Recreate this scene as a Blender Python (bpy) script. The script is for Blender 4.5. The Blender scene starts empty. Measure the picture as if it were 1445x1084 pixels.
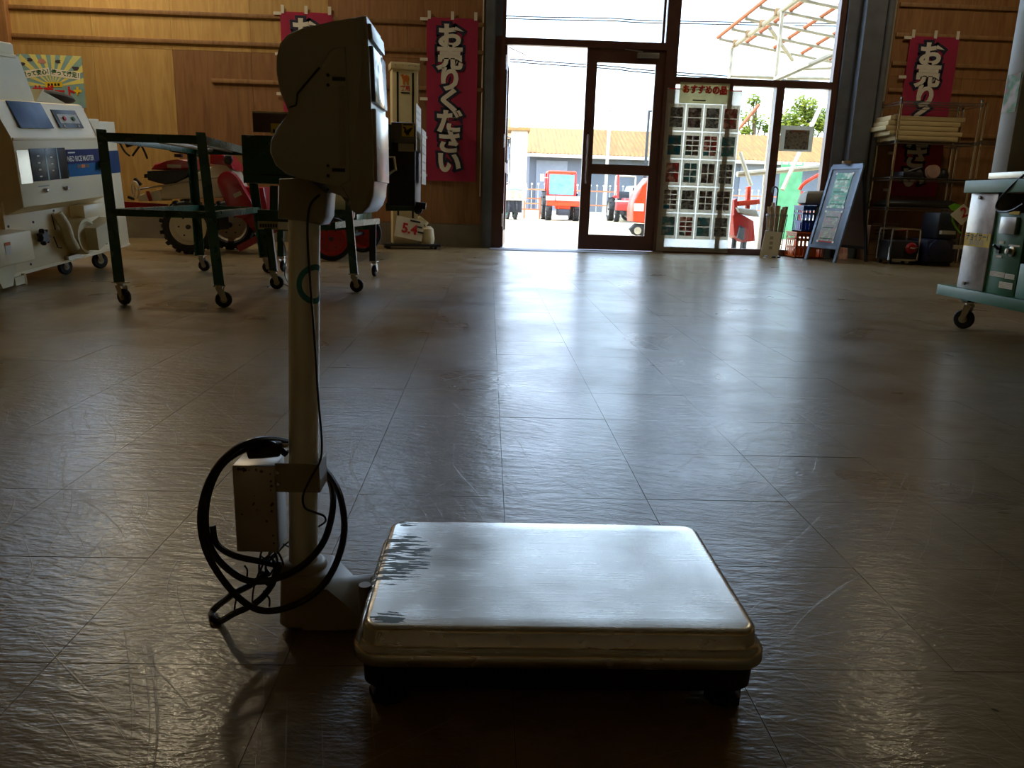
import bpy, bmesh, math, random
from mathutils import Vector, Matrix
random.seed(7)
scene = bpy.context.scene
COL = scene.collection

# ------------------------------------------------------------------ camera, sky, sun, exposure
F_PX, PITCH, YAW, ROLL, CAM_H = 1090.0, 0.2359, 0.0363, 0.0308, 0.61
_fwd = Vector((math.sin(YAW)*math.cos(PITCH), math.cos(YAW)*math.cos(PITCH), -math.sin(PITCH)))
_rt = Vector((math.cos(YAW), -math.sin(YAW), 0.0))
_dn = _fwd.cross(_rt)
_r0 = _rt*math.cos(ROLL) - _dn*math.sin(ROLL)
_d0 = _dn*math.cos(ROLL) + _rt*math.sin(ROLL)
CAM = Vector((0.0, 0.0, CAM_H))
cd = bpy.data.cameras.new('camera'); cam = bpy.data.objects.new('camera', cd); COL.objects.link(cam)
cd.sensor_width = 36.0; cd.lens = F_PX/1445.0*36.0; cd.clip_start = 0.02; cd.clip_end = 500
cam.matrix_world = Matrix.Translation(CAM) @ Matrix((_r0, -_d0, -_fwd)).transposed().to_4x4()
scene.camera = cam

SUN_DIR = Vector((-0.42, -0.36, 0.83)).normalized()      # towards the sun: behind the shop, to the left
world = bpy.data.worlds.new('sky'); scene.world = world; world.use_nodes = True
nt = world.node_tree; bg = nt.nodes['Background']
sky = nt.nodes.new('ShaderNodeTexSky'); sky.sky_type = 'NISHITA'; sky.sun_disc = False
sky.sun_elevation = math.asin(SUN_DIR.z); sky.sun_rotation = math.atan2(SUN_DIR.x, SUN_DIR.y)
sky.air_density = 1.0; sky.dust_density = 1.0; sky.ozone_density = 1.0
haze = nt.nodes.new('ShaderNodeMix'); haze.data_type = 'RGBA'; haze.inputs[0].default_value = 0.55     # thin bright haze over the whole sky
nt.links.new(sky.outputs[0], haze.inputs[6]); haze.inputs[7].default_value = (2.5, 2.9, 3.5, 1.0)
nt.links.new(haze.outputs[2], bg.inputs[0]); bg.inputs[1].default_value = 0.36
sl = bpy.data.lights.new('sun_offscreen', 'SUN'); sl.energy = 1.1; sl.color = (1.0, 0.95, 0.86); sl.angle = 0.01
so = bpy.data.objects.new('sun_offscreen', sl); COL.objects.link(so)
so.rotation_euler = SUN_DIR.to_track_quat('Z', 'Y').to_euler(); so.location = (-8, -8, 30)
vs = scene.view_settings
scene.display_settings.display_device = 'sRGB'
vs.view_transform = 'Standard'; vs.look = 'None'; vs.gamma = 1.0; vs.use_curve_mapping = False
vs.exposure = 2.4
scene.cycles.use_denoising = True
scene.cycles.max_bounces = 10; scene.cycles.diffuse_bounces = 6; scene.cycles.transparent_max_bounces = 16
scene.cycles.sample_clamp_indirect = 6.0
scene.cycles.caustics_reflective = False; scene.cycles.caustics_refractive = False

# ------------------------------------------------------------------ finding places: where a sight line meets a known plane
def ray(x, y):
    return _r0*((x-722.5)/F_PX) + _d0*((y-542.0)/F_PX) + _fwd
def P(x, y, Y):                      # on the upright plane at depth Y
    d = ray(x, y); return CAM + d*(Y/d.y)
def G(x, y, z=0.0):                  # on the level plane at height z
    d = ray(x, y); return CAM + d*((z-CAM_H)/d.z)

# ------------------------------------------------------------------ object helpers
FR = {}
def tag(o, label=None, cat=None, group=None, kind=None):
    if label: o['label'] = label
    if cat: o['category'] = cat
    if group: o['group'] = group
    if kind: o['kind'] = kind
    return o
def thing(name, label, cat, loc=(0, 0, 0), rot=None, group=None):
    o = bpy.data.objects.new(name, None); COL.objects.link(o); o.empty_display_size = 0.1
    if rot is None: m = Matrix.Translation(Vector(loc))
    elif isinstance(rot, (int, float)): m = Matrix.Translation(Vector(loc)) @ Matrix.Rotation(rot, 4, 'Z')
    else: m = Matrix.Translation(Vector(loc)) @ rot.to_4x4()
    o.matrix_world = m; FR[o.name] = m
    return tag(o, label, cat, group)
def shell(name, loc=(0, 0, 0)):
    o = bpy.data.objects.new(name, None); COL.objects.link(o); o.location = loc
    FR[o.name] = Matrix.Translation(Vector(loc)); o['kind'] = 'structure'
    return o
def frame_of(o):
    while o.parent: o = o.parent
    return FR.get(o.name, Matrix.Identity(4))
def smooth_path(pts, n=6, closed=False):
    pts = [Vector(p) for p in pts]; out = []; N = len(pts)
    rng = range(N if closed else N-1)
    for i in rng:
        if closed: a, b, c, d = pts[i-1], pts[i], pts[(i+1) % N], pts[(i+2) % N]
        else: a, b, c, d = pts[max(i-1, 0)], pts[i], pts[i+1], pts[min(i+2, N-1)]
        for k in range(n):
            t = k/n
            out.append(0.5*((2*b)+(c-a)*t+(2*a-5*b+4*c-d)*t*t+(3*b-a-3*c+d)*t**3))
    if not closed: out.append(pts[-1])
    return out
class MB:
    def __init__(self, local=False): self.bm = bmesh.new(); self.local = local
    def box(self, a, b, rot=None, bevel=0):
        a = Vector(a); b = Vector(b); c = (a+b)/2; s = b-a
        m = Matrix.Translation(c) @ (rot.to_4x4() if rot is not None else Matrix.Identity(4)) @ Matrix.Diagonal((abs(s.x), abs(s.y), abs(s.z), 1))
        r = bmesh.ops.create_cube(self.bm, size=1, matrix=m)
        if bevel:
            es = list({e for v in r['verts'] for e in v.link_edges})
            bmesh.ops.bevel(self.bm, geom=es, offset=bevel, segments=2, affect='EDGES', profile=0.5)
        return self
    def bar(self, p0, p1, w, h, up=(0, 0, 1)):      # rectangular bar from p0 to p1
        p0 = Vector(p0); p1 = Vector(p1); d = p1-p0; L = d.length; d.normalize()
        u = Vector(up)
        if abs(d.dot(u)) > 0.97: u = Vector((0, 1, 0))
        x = d.cross(u).normalized(); z = x.cross(d)
        m = Matrix.Translation((p0+p1)/2) @ Matrix((x, d, z)).transposed().to_4x4() @ Matrix.Diagonal((w, L, h, 1))
        bmesh.ops.create_cube(self.bm, size=1, matrix=m); return self
    def cyl(self, p0, p1, r0, r1=None, seg=16, caps=True):
        p0 = Vector(p0); p1 = Vector(p1); d = p1-p0
        m = Matrix.Translation((p0+p1)/2) @ d.to_track_quat('Z', 'Y').to_matrix().to_4x4()
        bmesh.ops.create_cone(self.bm, cap_ends=caps, segments=seg, radius1=r0, radius2=r0 if r1 is None else r1, depth=d.length, matrix=m)
        return self
    def tube(self, pts, r, seg=8, closed=False, n=0):
        if n: pts = smooth_path(pts, n, closed)
        pts = [Vector(p) for p in pts]; N = len(pts); rings = []; x = None
        if isinstance(r, (list, tuple)) and len(r) != N:
            m = len(r)-1; r = [r[min(int(i*m/(N-1)), m-1)]*(1-(i*m/(N-1)-min(int(i*m/(N-1)), m-1)))+r[min(int(i*m/(N-1)), m-1)+1]*(i*m/(N-1)-min(int(i*m/(N-1)), m-1)) for i in range(N)]
        for i in range(N):
            if closed: t = pts[(i+1) % N]-pts[i-1]
            else: t = pts[min(i+1, N-1)]-pts[max(i-1, 0)]
            t.normalize()
            if x is None:
                x = t.orthogonal().normalized()
            else:
                x = (x-t*x.dot(t))
                x = x.normalized() if x.length > 1e-6 else t.orthogonal().normalized()
            y = t.cross(x)
            rr = r[i] if isinstance(r, (list, tuple)) else r
            rings.append([self.bm.verts.new(pts[i]+(x*math.cos(a)+y*math.sin(a))*rr) for a in [2*math.pi*k/seg for k in range(seg)]])
        for i in range(N if closed else N-1):
            A, B = rings[i], rings[(i+1) % N]
            for k in range(seg): self.bm.faces.new((A[k], A[(k+1) % seg], B[(k+1) % seg], B[k]))
        if not closed:
            self.bm.faces.new(rings[0][::-1]); self.bm.faces.new(rings[-1])
        return self
    def prism(self, pts, vec, bevel=0, seg=2):
        vec = Vector(vec); v0 = [self.bm.verts.new(Vector(p)) for p in pts]; v1 = [self.bm.verts.new(Vector(p)+vec) for p in pts]
        n = len(pts); fs = [self.bm.faces.new(v0[::-1]), self.bm.faces.new(v1)]
        for i in range(n): fs.append(self.bm.faces.new((v0[i], v0[(i+1) % n], v1[(i+1) % n], v1[i])))
        if bevel:
            es = list(set(fs[0].edges) | set(fs[1].edges))
            bmesh.ops.bevel(self.bm, geom=es, offset=bevel, segments=seg, affect='EDGES', profile=0.5)
        return self
    def loft(self, rings, cap0=True, cap1=True):
        R = [[self.bm.verts.new(Vector(p)) for p in r] for r in rings]; n = len(R[0])
        for i in range(len(R)-1):
            for k in range(n): self.bm.faces.new((R[i][k], R[i][(k+1) % n], R[i+1][(k+1) % n], R[i+1][k]))
        if cap0: self.bm.faces.new(R[0][::-1])
        if cap1: self.bm.faces.new(R[-1])
        return self
    def lathe(self, prof, org, axis=(0, 0, 1), seg=20):   # prof: (radius, height along the axis)
        q = Vector(axis).to_track_quat('Z', 'Y'); org = Vector(org)
        rings = [[org+q @ Vector((max(r, 1e-4)*math.cos(2*math.pi*k/seg), max(r, 1e-4)*math.sin(2*math.pi*k/seg), h)) for k in range(seg)] for r, h in prof]
        if prof[0][0] > 0.04 and abs(prof[0][0]-prof[-1][0]) < 1e-6: return self.loft(rings+[rings[0]], False, False)   # hollow ring
        return self.loft(rings)
    def poly(self, pts):
        self.bm.faces.new([self.bm.verts.new(Vector(p)) for p in pts]); return self
    def ball(self, c, r, sx=1, sy=1, sz=1, u=12, v=8):
        m = Matrix.Translation(Vector(c)) @ Matrix.Diagonal((sx, sy, sz, 1))
        bmesh.ops.create_uvsphere(self.bm, u_segments=u, v_segments=v, radius=r, matrix=m); return self
    def mesh(self, name, mat, inv=None, smooth=35):
        bm = self.bm
        bmesh.ops.recalc_face_normals(bm, faces=bm.faces)
        if inv is not None: bmesh.ops.transform(bm, matrix=inv, verts=bm.verts)
        me = bpy.data.meshes.new(name); bm.to_mesh(me); bm.free()
        for m in (mat if isinstance(mat, (list, tuple)) else [mat]): me.materials.append(m)
        if smooth:
            me.shade_smooth(); me.set_sharp_from_angle(angle=math.radians(smooth))
        return me
    def build(self, name, mat, parent=None, label=None, smooth=35):
        inv = None
        if parent is not None and not self.local: inv = frame_of(parent).inverted()
        o = bpy.data.objects.new(name, self.mesh(name, mat, inv, smooth)); COL.objects.link(o)
        if parent is not None: o.parent = parent
        if label: o['label'] = label
        return o
def clone(o, parent, name=None):
    c = o.copy(); COL.objects.link(c); c.parent = parent
    if name: c.name = name
    return c
def copy_tree(o, parent=None):
    c = o.copy(); COL.objects.link(c); c.parent = parent
    for ch in o.children: copy_tree(ch, c)
    return c
def text_part(name, body, mat, parent, origin, ux, uy, size, bold=0.0, align='CENTER', sx=1.0, lift=0.001, spacing=1.0):
    """flat print: letters lying on a surface, centred on origin, ux = reading direction, uy = up"""
    c = bpy.data.curves.new('t', 'FONT'); c.body = body; c.size = size; c.offset = bold; c.align_x = align; c.align_y = 'CENTER'
    c.resolution_u = 3; c.space_character = spacing
    t = bpy.data.objects.new('t', c); COL.objects.link(t)
    bpy.context.view_layer.update()
    me = bpy.data.meshes.new_from_object(t)
    bpy.data.objects.remove(t); bpy.data.curves.remove(c)
    ux = Vector(ux).normalized(); uy = Vector(uy).normalized(); nz = ux.cross(uy)
    m = Matrix.Translation(Vector(origin)+nz*lift) @ Matrix((ux, uy, nz)).transposed().to_4x4() @ Matrix.Diagonal((sx, 1, 1, 1))
    if parent is not None: m = frame_of(parent).inverted() @ m
    me.transform(m); me.materials.clear(); me.materials.append(mat); me.name = name
    o = bpy.data.objects.new(name, me); COL.objects.link(o)
    if parent is not None: o.parent = parent
    return o
def quad_on(org, ux, uy, x0, x1, y0, y1, lift, thick=0.0):
    """corner points of a rectangle on a surface frame"""
    ux = Vector(ux).normalized(); uy = Vector(uy).normalized(); n = ux.cross(uy); o = Vector(org)+n*lift
    return [o+ux*x0+uy*y0, o+ux*x1+uy*y0, o+ux*x1+uy*y1, o+ux*x0+uy*y1], n
def plate(name, mat, parent, org, ux, uy, x0, x1, y0, y1, lift=0.0, thick=0.002, label=None, bevel=0, local=False):
    q, n = quad_on(org, ux, uy, x0, x1, y0, y1, lift)
    mb = MB(local); mb.prism(q, n*thick, bevel); return mb.build(name, mat, parent, label)
def rrect(cx, cy, hx, hy, r, n=6):
    out = []
    for sx, sy, a0 in ((1, 1, 0), (-1, 1, 90), (-1, -1, 180), (1, -1, 270)):
        for k in range(n+1):
            a = math.radians(a0+90*k/n); out.append((cx+sx*(hx-r)+r*math.cos(a), cy+sy*(hy-r)+r*math.sin(a)))
    return out

# ------------------------------------------------------------------ materials (all node based)
def lin(c):
    return tuple((v/12.92 if v <= 0.04045 else ((v+0.055)/1.055)**2.4) for v in [x/255.0 for x in c])+(1.0,)
def base_mat(name):
    m = bpy.data.materials.new(name); m.use_nodes = True
    return m, m.node_tree, m.node_tree.nodes['Principled BSDF']
def N(nt, kind, **kw):
    n = nt.nodes.new(kind)
    for k, v in kw.items():
        if k in n.inputs: n.inputs[k].default_value = v
        else: setattr(n, k, v)
    return n
def ramp(nt, src, stops):
    r = nt.nodes.new('ShaderNodeValToRGB'); e = r.color_ramp.elements
    while len(e) < len(stops): e.new(0.5)
    for i, (p, c) in enumerate(stops): e[i].position = p; e[i].color = c if len(c) == 4 else tuple(c)+(1,)
    nt.links.new(src, r.inputs[0]); return r
def coords(nt, scale=(1, 1, 1), kind='Object'):
    tc = nt.nodes.new('ShaderNodeTexCoord'); mp = nt.nodes.new('ShaderNodeMapping'); mp.inputs['Scale'].default_value = scale
    nt.links.new(tc.outputs[kind], mp.inputs[0]); return mp.outputs[0]
def mat(name, c, rough=0.5, metal=0.0, var=0.12, scale=6.0, stretch=(1, 1, 1), bump=0.0, spec=0.5, c2=None, rvar=0.1, coat=0.0):
    """painted, moulded or metal surface with slight procedural unevenness"""
    m, nt, b = base_mat(name)
    v = coords(nt, stretch)
    no = N(nt, 'ShaderNodeTexNoise', Scale=scale, Detail=5.0); nt.links.new(v, no.inputs['Vector'])
    a = lin(c); d = lin(c2) if c2 else tuple(x*(1-2*var) for x in a[:3])+(1,)
    up = tuple(min(1, x*(1+var)) for x in a[:3])+(1,)
    r = ramp(nt, no.outputs['Fac'], [(0.3, d), (0.7, up)]); nt.links.new(r.outputs[0], b.inputs['Base Color'])
    mr = N(nt, 'ShaderNodeMapRange'); mr.inputs['To Min'].default_value = max(0.02, rough-rvar); mr.inputs['To Max'].default_value = min(1, rough+rvar)
    nt.links.new(no.outputs['Fac'], mr.inputs[0]); nt.links.new(mr.outputs[0], b.inputs['Roughness'])
    b.inputs['Metallic'].default_value = metal; b.inputs['Specular IOR Level'].default_value = spec; b.inputs['Coat Weight'].default_value = coat
    if bump:
        bp = N(nt, 'ShaderNodeBump', Strength=bump, Distance=0.01); nt.links.new(no.outputs['Fac'], bp.inputs['Height']); nt.links.new(bp.outputs[0], b.inputs['Normal'])
    return m
def print_mat(name, cols, scale=9.0, base=(225, 222, 212), amount=0.5, kind='Object', trans=0.0):
    """a printed picture: soft patches of a few inks on paper"""
    m, nt, b = base_mat(name); v = coords(nt, (1, 1, 1), kind)
    oi = nt.nodes.new('ShaderNodeObjectInfo'); ad = nt.nodes.new('ShaderNodeVectorMath'); ad.operation = 'ADD'
    sc = nt.nodes.new('ShaderNodeVectorMath'); sc.operation = 'SCALE'; sc.inputs['Scale'].default_value = 40
    cb = nt.nodes.new('ShaderNodeCombineXYZ'); nt.links.new(oi.outputs['Random'], cb.inputs[0]); nt.links.new(oi.outputs['Random'], cb.inputs[2])
    nt.links.new(cb.outputs[0], sc.inputs[0]); nt.links.new(v, ad.inputs[0]); nt.links.new(sc.outputs[0], ad.inputs[1])
    no = N(nt, 'ShaderNodeTexNoise', Scale=scale, Detail=2.0); nt.links.new(ad.outputs[0], no.inputs['Vector'])
    n = len(cols); st = [(0.0, lin(base))]+[(0.5-amount/2+amount*(i+0.5)/n, lin(c)) for i, c in enumerate(cols)]+[(0.5+amount/2+0.06, lin(base))]
    r = ramp(nt, no.outputs['Fac'], st); nt.links.new(r.outputs[0], b.inputs['Base Color']); b.inputs['Roughness'].default_value = 0.5
    if trans:
        t = nt.nodes.new('ShaderNodeBsdfTranslucent'); nt.links.new(r.outputs[0], t.inputs[0]); mx = nt.nodes.new('ShaderNodeMixShader'); mx.inputs[0].default_value = trans
        nt.links.new(b.outputs[0], mx.inputs[1]); nt.links.new(t.outputs[0], mx.inputs[2]); nt.links.new(mx.outputs[0], nt.nodes['Material Output'].inputs[0])
    return m
def glass_mat(name, tint=(0.93, 0.96, 0.95), gloss=0.08, rough=0.02):
    m = bpy.data.materials.new(name); m.use_nodes = True; nt = m.node_tree; nt.nodes.clear()
    o = nt.nodes.new('ShaderNodeOutputMaterial'); t = nt.nodes.new('ShaderNodeBsdfTransparent'); g = nt.nodes.new('ShaderNodeBsdfGlossy')
    t.inputs[0].default_value = tint+(1,); g.inputs['Roughness'].default_value = rough
    no = N(nt, 'ShaderNodeTexNoise', Scale=2.0, Detail=3.0); nt.links.new(coords(nt), no.inputs['Vector'])
    mr = N(nt, 'ShaderNodeMapRange'); mr.inputs['To Min'].default_value = gloss*0.6; mr.inputs['To Max'].default_value = gloss*1.4; nt.links.new(no.outputs['Fac'], mr.inputs[0])
    mx = nt.nodes.new('ShaderNodeMixShader'); nt.links.new(mr.outputs[0], mx.inputs[0]); nt.links.new(t.outputs[0], mx.inputs[1]); nt.links.new(g.outputs[0], mx.inputs[2]); nt.links.new(mx.outputs[0], o.inputs[0])
    return m
def paper_mat(name, c, trans=0.35):
    m, nt, b = base_mat(name); out = nt.nodes['Material Output']
    no = N(nt, 'ShaderNodeTexNoise', Scale=12.0, Detail=3.0); nt.links.new(coords(nt), no.inputs['Vector'])
    a = lin(c); r = ramp(nt, no.outputs['Fac'], [(0.3, tuple(x*0.92 for x in a[:3])), (0.7, a)])
    nt.links.new(r.outputs[0], b.inputs['Base Color']); b.inputs['Roughness'].default_value = 0.6; b.inputs['Specular IOR Level'].default_value = 0.2
    t = nt.nodes.new('ShaderNodeBsdfTranslucent'); nt.links.new(r.outputs[0], t.inputs[0])
    mx = nt.nodes.new('ShaderNodeMixShader'); mx.inputs[0].default_value = trans
    nt.links.new(b.outputs[0], mx.inputs[1]); nt.links.new(t.outputs[0], mx.inputs[2]); nt.links.new(mx.outputs[0], out.inputs[0])
    return m
# ------------------------------------------------------------------ special surfaces
def floor_mat():
    m, nt, b = base_mat('worn_vinyl_tile'); L = nt.links.new
    g = nt.nodes.new('ShaderNodeNewGeometry'); pos = g.outputs['Position']
    def noise(scale, detail=5.0, st=(1, 1, 1), rot=0.0, dist=0.0):
        src = pos
        if rot:
            m0 = nt.nodes.new('ShaderNodeMapping'); m0.inputs['Rotation'].default_value = (0, 0, rot); L(bent, m0.inputs[0]); src = m0.outputs[0]
        mp = nt.nodes.new('ShaderNodeMapping'); mp.inputs['Scale'].default_value = st; L(src, mp.inputs[0])
        n = N(nt, 'ShaderNodeTexNoise', Scale=scale, Detail=detail, Distortion=dist); L(mp.outputs[0], n.inputs['Vector']); return n.outputs['Fac']
    bn = N(nt, 'ShaderNodeTexNoise', Scale=1.1, Detail=1.0); L(pos, bn.inputs['Vector'])          # bends the scratches
    bs_ = nt.nodes.new('ShaderNodeVectorMath'); bs_.operation = 'SCALE'; bs_.inputs['Scale'].default_value = 0.35; L(bn.outputs['Color'], bs_.inputs[0])
    ba = nt.nodes.new('ShaderNodeVectorMath'); ba.operation = 'ADD'; L(pos, ba.inputs[0]); L(bs_.outputs[0], ba.inputs[1]); bent = ba.outputs[0]
    def mixc(f, a, bcol, mode='MIX'):
        x = nt.nodes.new('ShaderNodeMix'); x.data_type = 'RGBA'; x.blend_type = mode; L(f, x.inputs[0])
        for s, k in ((a, 6), (bcol, 7)):
            if isinstance(s, tuple): x.inputs[k].default_value = s
            else: L(s, x.inputs[k])
        return x.outputs[2]
    marble = ramp(nt, noise(11, 8, dist=0.8), [(0.3, lin((116, 101, 72))), (0.7, lin((138, 122, 90)))]).outputs[0]
    patch = ramp(nt, noise(0.9, 4), [(0.3, (0, 0, 0)), (0.7, (1, 1, 1))]).outputs[0]
    pm = nt.nodes.new('ShaderNodeMath'); pm.operation = 'MULTIPLY'; pm.inputs[1].default_value = 0.45; L(patch, pm.inputs[0])
    c = mixc(pm.outputs[0], marble, lin((106, 88, 56)))
    # scuffs: thin pale scratches in several directions, and a few dark heel marks
    sc = None
    for rot, st in ((0.35, (1, 95, 1)), (1.25, (1, 110, 1)), (2.2, (1, 90, 1)), (2.75, (1, 120, 1)), (0.85, (1, 100, 1))):
        s = ramp(nt, noise(1.5, 3, st, rot), [(0.66, (0, 0, 0)), (0.70, (1, 1, 1))]).outputs[0]
        if sc is None: sc = s
        else:
            a = nt.nodes.new('ShaderNodeMath'); a.operation = 'MAXIMUM'; L(sc, a.inputs[0]); L(s, a.inputs[1]); sc = a.outputs[0]
    sm = nt.nodes.new('ShaderNodeMath'); sm.operation = 'MULTIPLY'; sm.inputs[1].default_value = 0.3; L(sc, sm.inputs[0])
    c = mixc(sm.outputs[0], c, lin((168, 156, 136)))
    dk = ramp(nt, noise(17, 2, (1, 2.2, 1), 0.7), [(0.755, (0, 0, 0)), (0.775, (1, 1, 1))]).outputs[0]
    c = mixc(dk, c, lin((46, 38, 32)))
    L(c, b.inputs['Base Color'])
    r1 = N(nt, 'ShaderNodeMapRange'); r1.inputs['From Min'].default_value = 0.3; r1.inputs['From Max'].default_value = 0.7
    r1.inputs['To Min'].default_value = 0.26; r1.inputs['To Max'].default_value = 0.42; L(noise(2.2, 6, dist=0.6), r1.inputs[0])
    ra = nt.nodes.new('ShaderNodeMath'); ra.operation = 'MULTIPLY_ADD'; ra.inputs[1].default_value = 0.08; L(sc, ra.inputs[0]); L(r1.outputs[0], ra.inputs[2])
    L(ra.outputs[0], b.inputs['Roughness']); b.inputs['Specular IOR Level'].default_value = 0.22; b.inputs['Coat Weight'].default_value = 0.24; b.inputs['Coat IOR'].default_value = 1.5
    cr_ = nt.nodes.new('ShaderNodeMath'); cr_.operation = 'MULTIPLY'; cr_.inputs[1].default_value = 0.42; L(ra.outputs[0], cr_.inputs[0]); L(cr_.outputs[0], b.inputs['Coat Roughness'])
    hb = nt.nodes.new('ShaderNodeMath'); hb.operation = 'MULTIPLY_ADD'; hb.inputs[1].default_value = 0.45; L(noise(60, 3, (1, 3.0, 1)), hb.inputs[0]); L(noise(16, 4, (1, 3.2, 1), 0.12), hb.inputs[2])
    hs = nt.nodes.new('ShaderNodeMath'); hs.operation = 'MULTIPLY_ADD'; hs.inputs[1].default_value = 0.10; L(sc, hs.inputs[0]); L(hb.outputs[0], hs.inputs[2])
    bp = N(nt, 'ShaderNodeBump', Strength=0.20, Distance=0.008); L(hs.outputs[0], bp.inputs['Height']); L(bp.outputs[0], b.inputs['Normal']); L(bp.outputs[0], b.inputs['Coat Normal'])
    return m
def ply_mat(name, a, b_, seed=0.0):
    m, nt, b = base_mat(name); L = nt.links.new
    oi = nt.nodes.new('ShaderNodeObjectInfo'); g = nt.nodes.new('ShaderNodeNewGeometry')
    mp = nt.nodes.new('ShaderNodeMapping'); mp.inputs['Scale'].default_value = (9, 9, 0.9); L(g.outputs['Position'], mp.inputs[0])
    cb = nt.nodes.new('ShaderNodeCombineXYZ'); L(oi.outputs['Random'], cb.inputs[2]); s = nt.nodes.new('ShaderNodeVectorMath'); s.operation = 'SCALE'; s.inputs['Scale'].default_value = 30; L(cb.outputs[0], s.inputs[0])
    L(s.outputs[0], mp.inputs['Location'])
    n = N(nt, 'ShaderNodeTexNoise', Scale=1.6, Detail=8.0, Distortion=1.5); L(mp.outputs[0], n.inputs['Vector'])
    r = ramp(nt, n.outputs['Fac'], [(0.3, lin(b_)), (0.7, lin(a))])
    hsv = nt.nodes.new('ShaderNodeHueSaturation'); L(r.outputs[0], hsv.inputs['Color'])
    mr = N(nt, 'ShaderNodeMapRange'); mr.inputs['To Min'].default_value = 0.85; mr.inputs['To Max'].default_value = 1.12; L(oi.outputs['Random'], mr.inputs[0]); L(mr.outputs[0], hsv.inputs['Value'])
    L(hsv.outputs[0], b.inputs['Base Color']); b.inputs['Roughness'].default_value = 0.6
    return m
MAT = {}
MAT['floor'] = floor_mat()
MAT['joint'] = mat('dark_joint', (38, 33, 28), 0.8)
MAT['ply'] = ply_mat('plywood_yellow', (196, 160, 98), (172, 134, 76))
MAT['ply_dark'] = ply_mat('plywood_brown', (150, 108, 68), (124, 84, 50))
MAT['batten'] = ply_mat('batten_wood', (156, 116, 74), (126, 90, 56))
MAT['concrete'] = mat('grey_plinth', (118, 110, 96), 0.8, var=0.15, scale=3, bump=0.1)
MAT['wallboard'] = mat('grey_wallboard', (150, 140, 120), 0.8, var=0.08)
MAT['ceiling'] = mat('ceiling_board', (196, 190, 176), 0.8, var=0.06)
MAT['bronze'] = mat('bronze_aluminium', (98, 66, 60), 0.36, metal=0.25, var=0.08, spec=0.6)
MAT['column'] = mat('dark_grey_steel_paint', (100, 105, 115), 0.4, var=0.1, spec=0.5)
MAT['glass'] = glass_mat('window_glass')
MAT['alu'] = mat('brushed_aluminium', (178, 178, 176), 0.35, metal=0.9, var=0.06)
MAT['chrome'] = mat('chrome_plate', (205, 205, 205), 0.16, metal=1.0, var=0.04, rvar=0.05)
MAT['black'] = mat('black_plastic', (24, 24, 26), 0.45, var=0.15)
MAT['rubber'] = mat('black_rubber', (22, 22, 24), 0.7, var=0.2, scale=20)
MAT['white_tape'] = mat('white_cotton_tape', (215, 208, 196), 0.8, var=0.05)
MAT['ground'] = mat('pale_yard_ground', (176, 162, 130), 0.9, var=0.08, scale=0.6, bump=0.05)
MAT['asphalt_shade'] = mat('shadow_toned_asphalt', (112, 110, 106), 0.9, var=0.1, scale=1.0)  # apron colour darkened to paint in the building's shadow by the doors

WY = 9.8                                     # inner face of the shop-front wall
XL, XR, YB, ZC = -7.4, 8.2, -5.0, 5.3        # side walls, wall behind, ceiling

# ------------------------------------------------------------------ floor of square tiles
TS, TX, TY = 0.303, 0.0445-0.303*27, 0.916-0.303*19
fl = MB(); fl.box((XL, YB, -0.12), (XR, WY+0.12, -0.0032)); floor = fl.build('floor', MAT['joint']); floor['kind'] = 'structure'
tile_me = None
cells = []
for i in range(0, 52):
    for j in range(0, 49):
        x0, y0 = TX+i*TS, TY+j*TS
        x1, y1 = min(x0+TS, XR), min(y0+TS, WY)
        if x1 <= XL or x0 >= XR or y0 >= WY: continue
        x0 = max(x0, XL)
        size = -1.0
        c = Vector(((x0+x1)/2, (y0+y1)/2, 0))-CAM
        zf = c.dot(_fwd)
        if zf > 0.3:
            px, py = F_PX*c.dot(_r0)/zf, F_PX*c.dot(_d0)/zf
            if abs(px) < 722+120/zf*2 and py < 542+180: size = 1.0/zf
        cells.append((size, x0, x1, y0, y1))
cells.sort(reverse=True)
def tile_mb(hx, hy):
    t = MB(True); g = 0.00045
    t.box((-hx+g, -hy+g, -0.0032), (hx-g, hy-g, 0.0)); return t
full = tile_mb(TS/2, TS/2).mesh('tile', MAT['floor'], smooth=0)
rest = MB(True)
for n, (s, x0, x1, y0, y1) in enumerate(cells):
    whole = abs(x1-x0-TS) < 1e-4 and abs(y1-y0-TS) < 1e-4
    if n < 300 and whole:
        o = bpy.data.objects.new('tile', full); COL.objects.link(o); o.parent = floor
        o.location = ((x0+x1)/2, (y0+y1)/2, random.uniform(-0.0003, 0.0)); o.rotation_euler = (random.gauss(0, 0.0012), random.gauss(0, 0.0012), 0)
    else:
        g = 0.00045
        rest.box((x0+g, y0+g, -0.0032), (x1-g, y1-g, random.uniform(-0.0003, 0.0)))
ro = rest.build('tile_field', MAT['floor'], floor, smooth=0); ro['kind'] = 'stuff'

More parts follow.
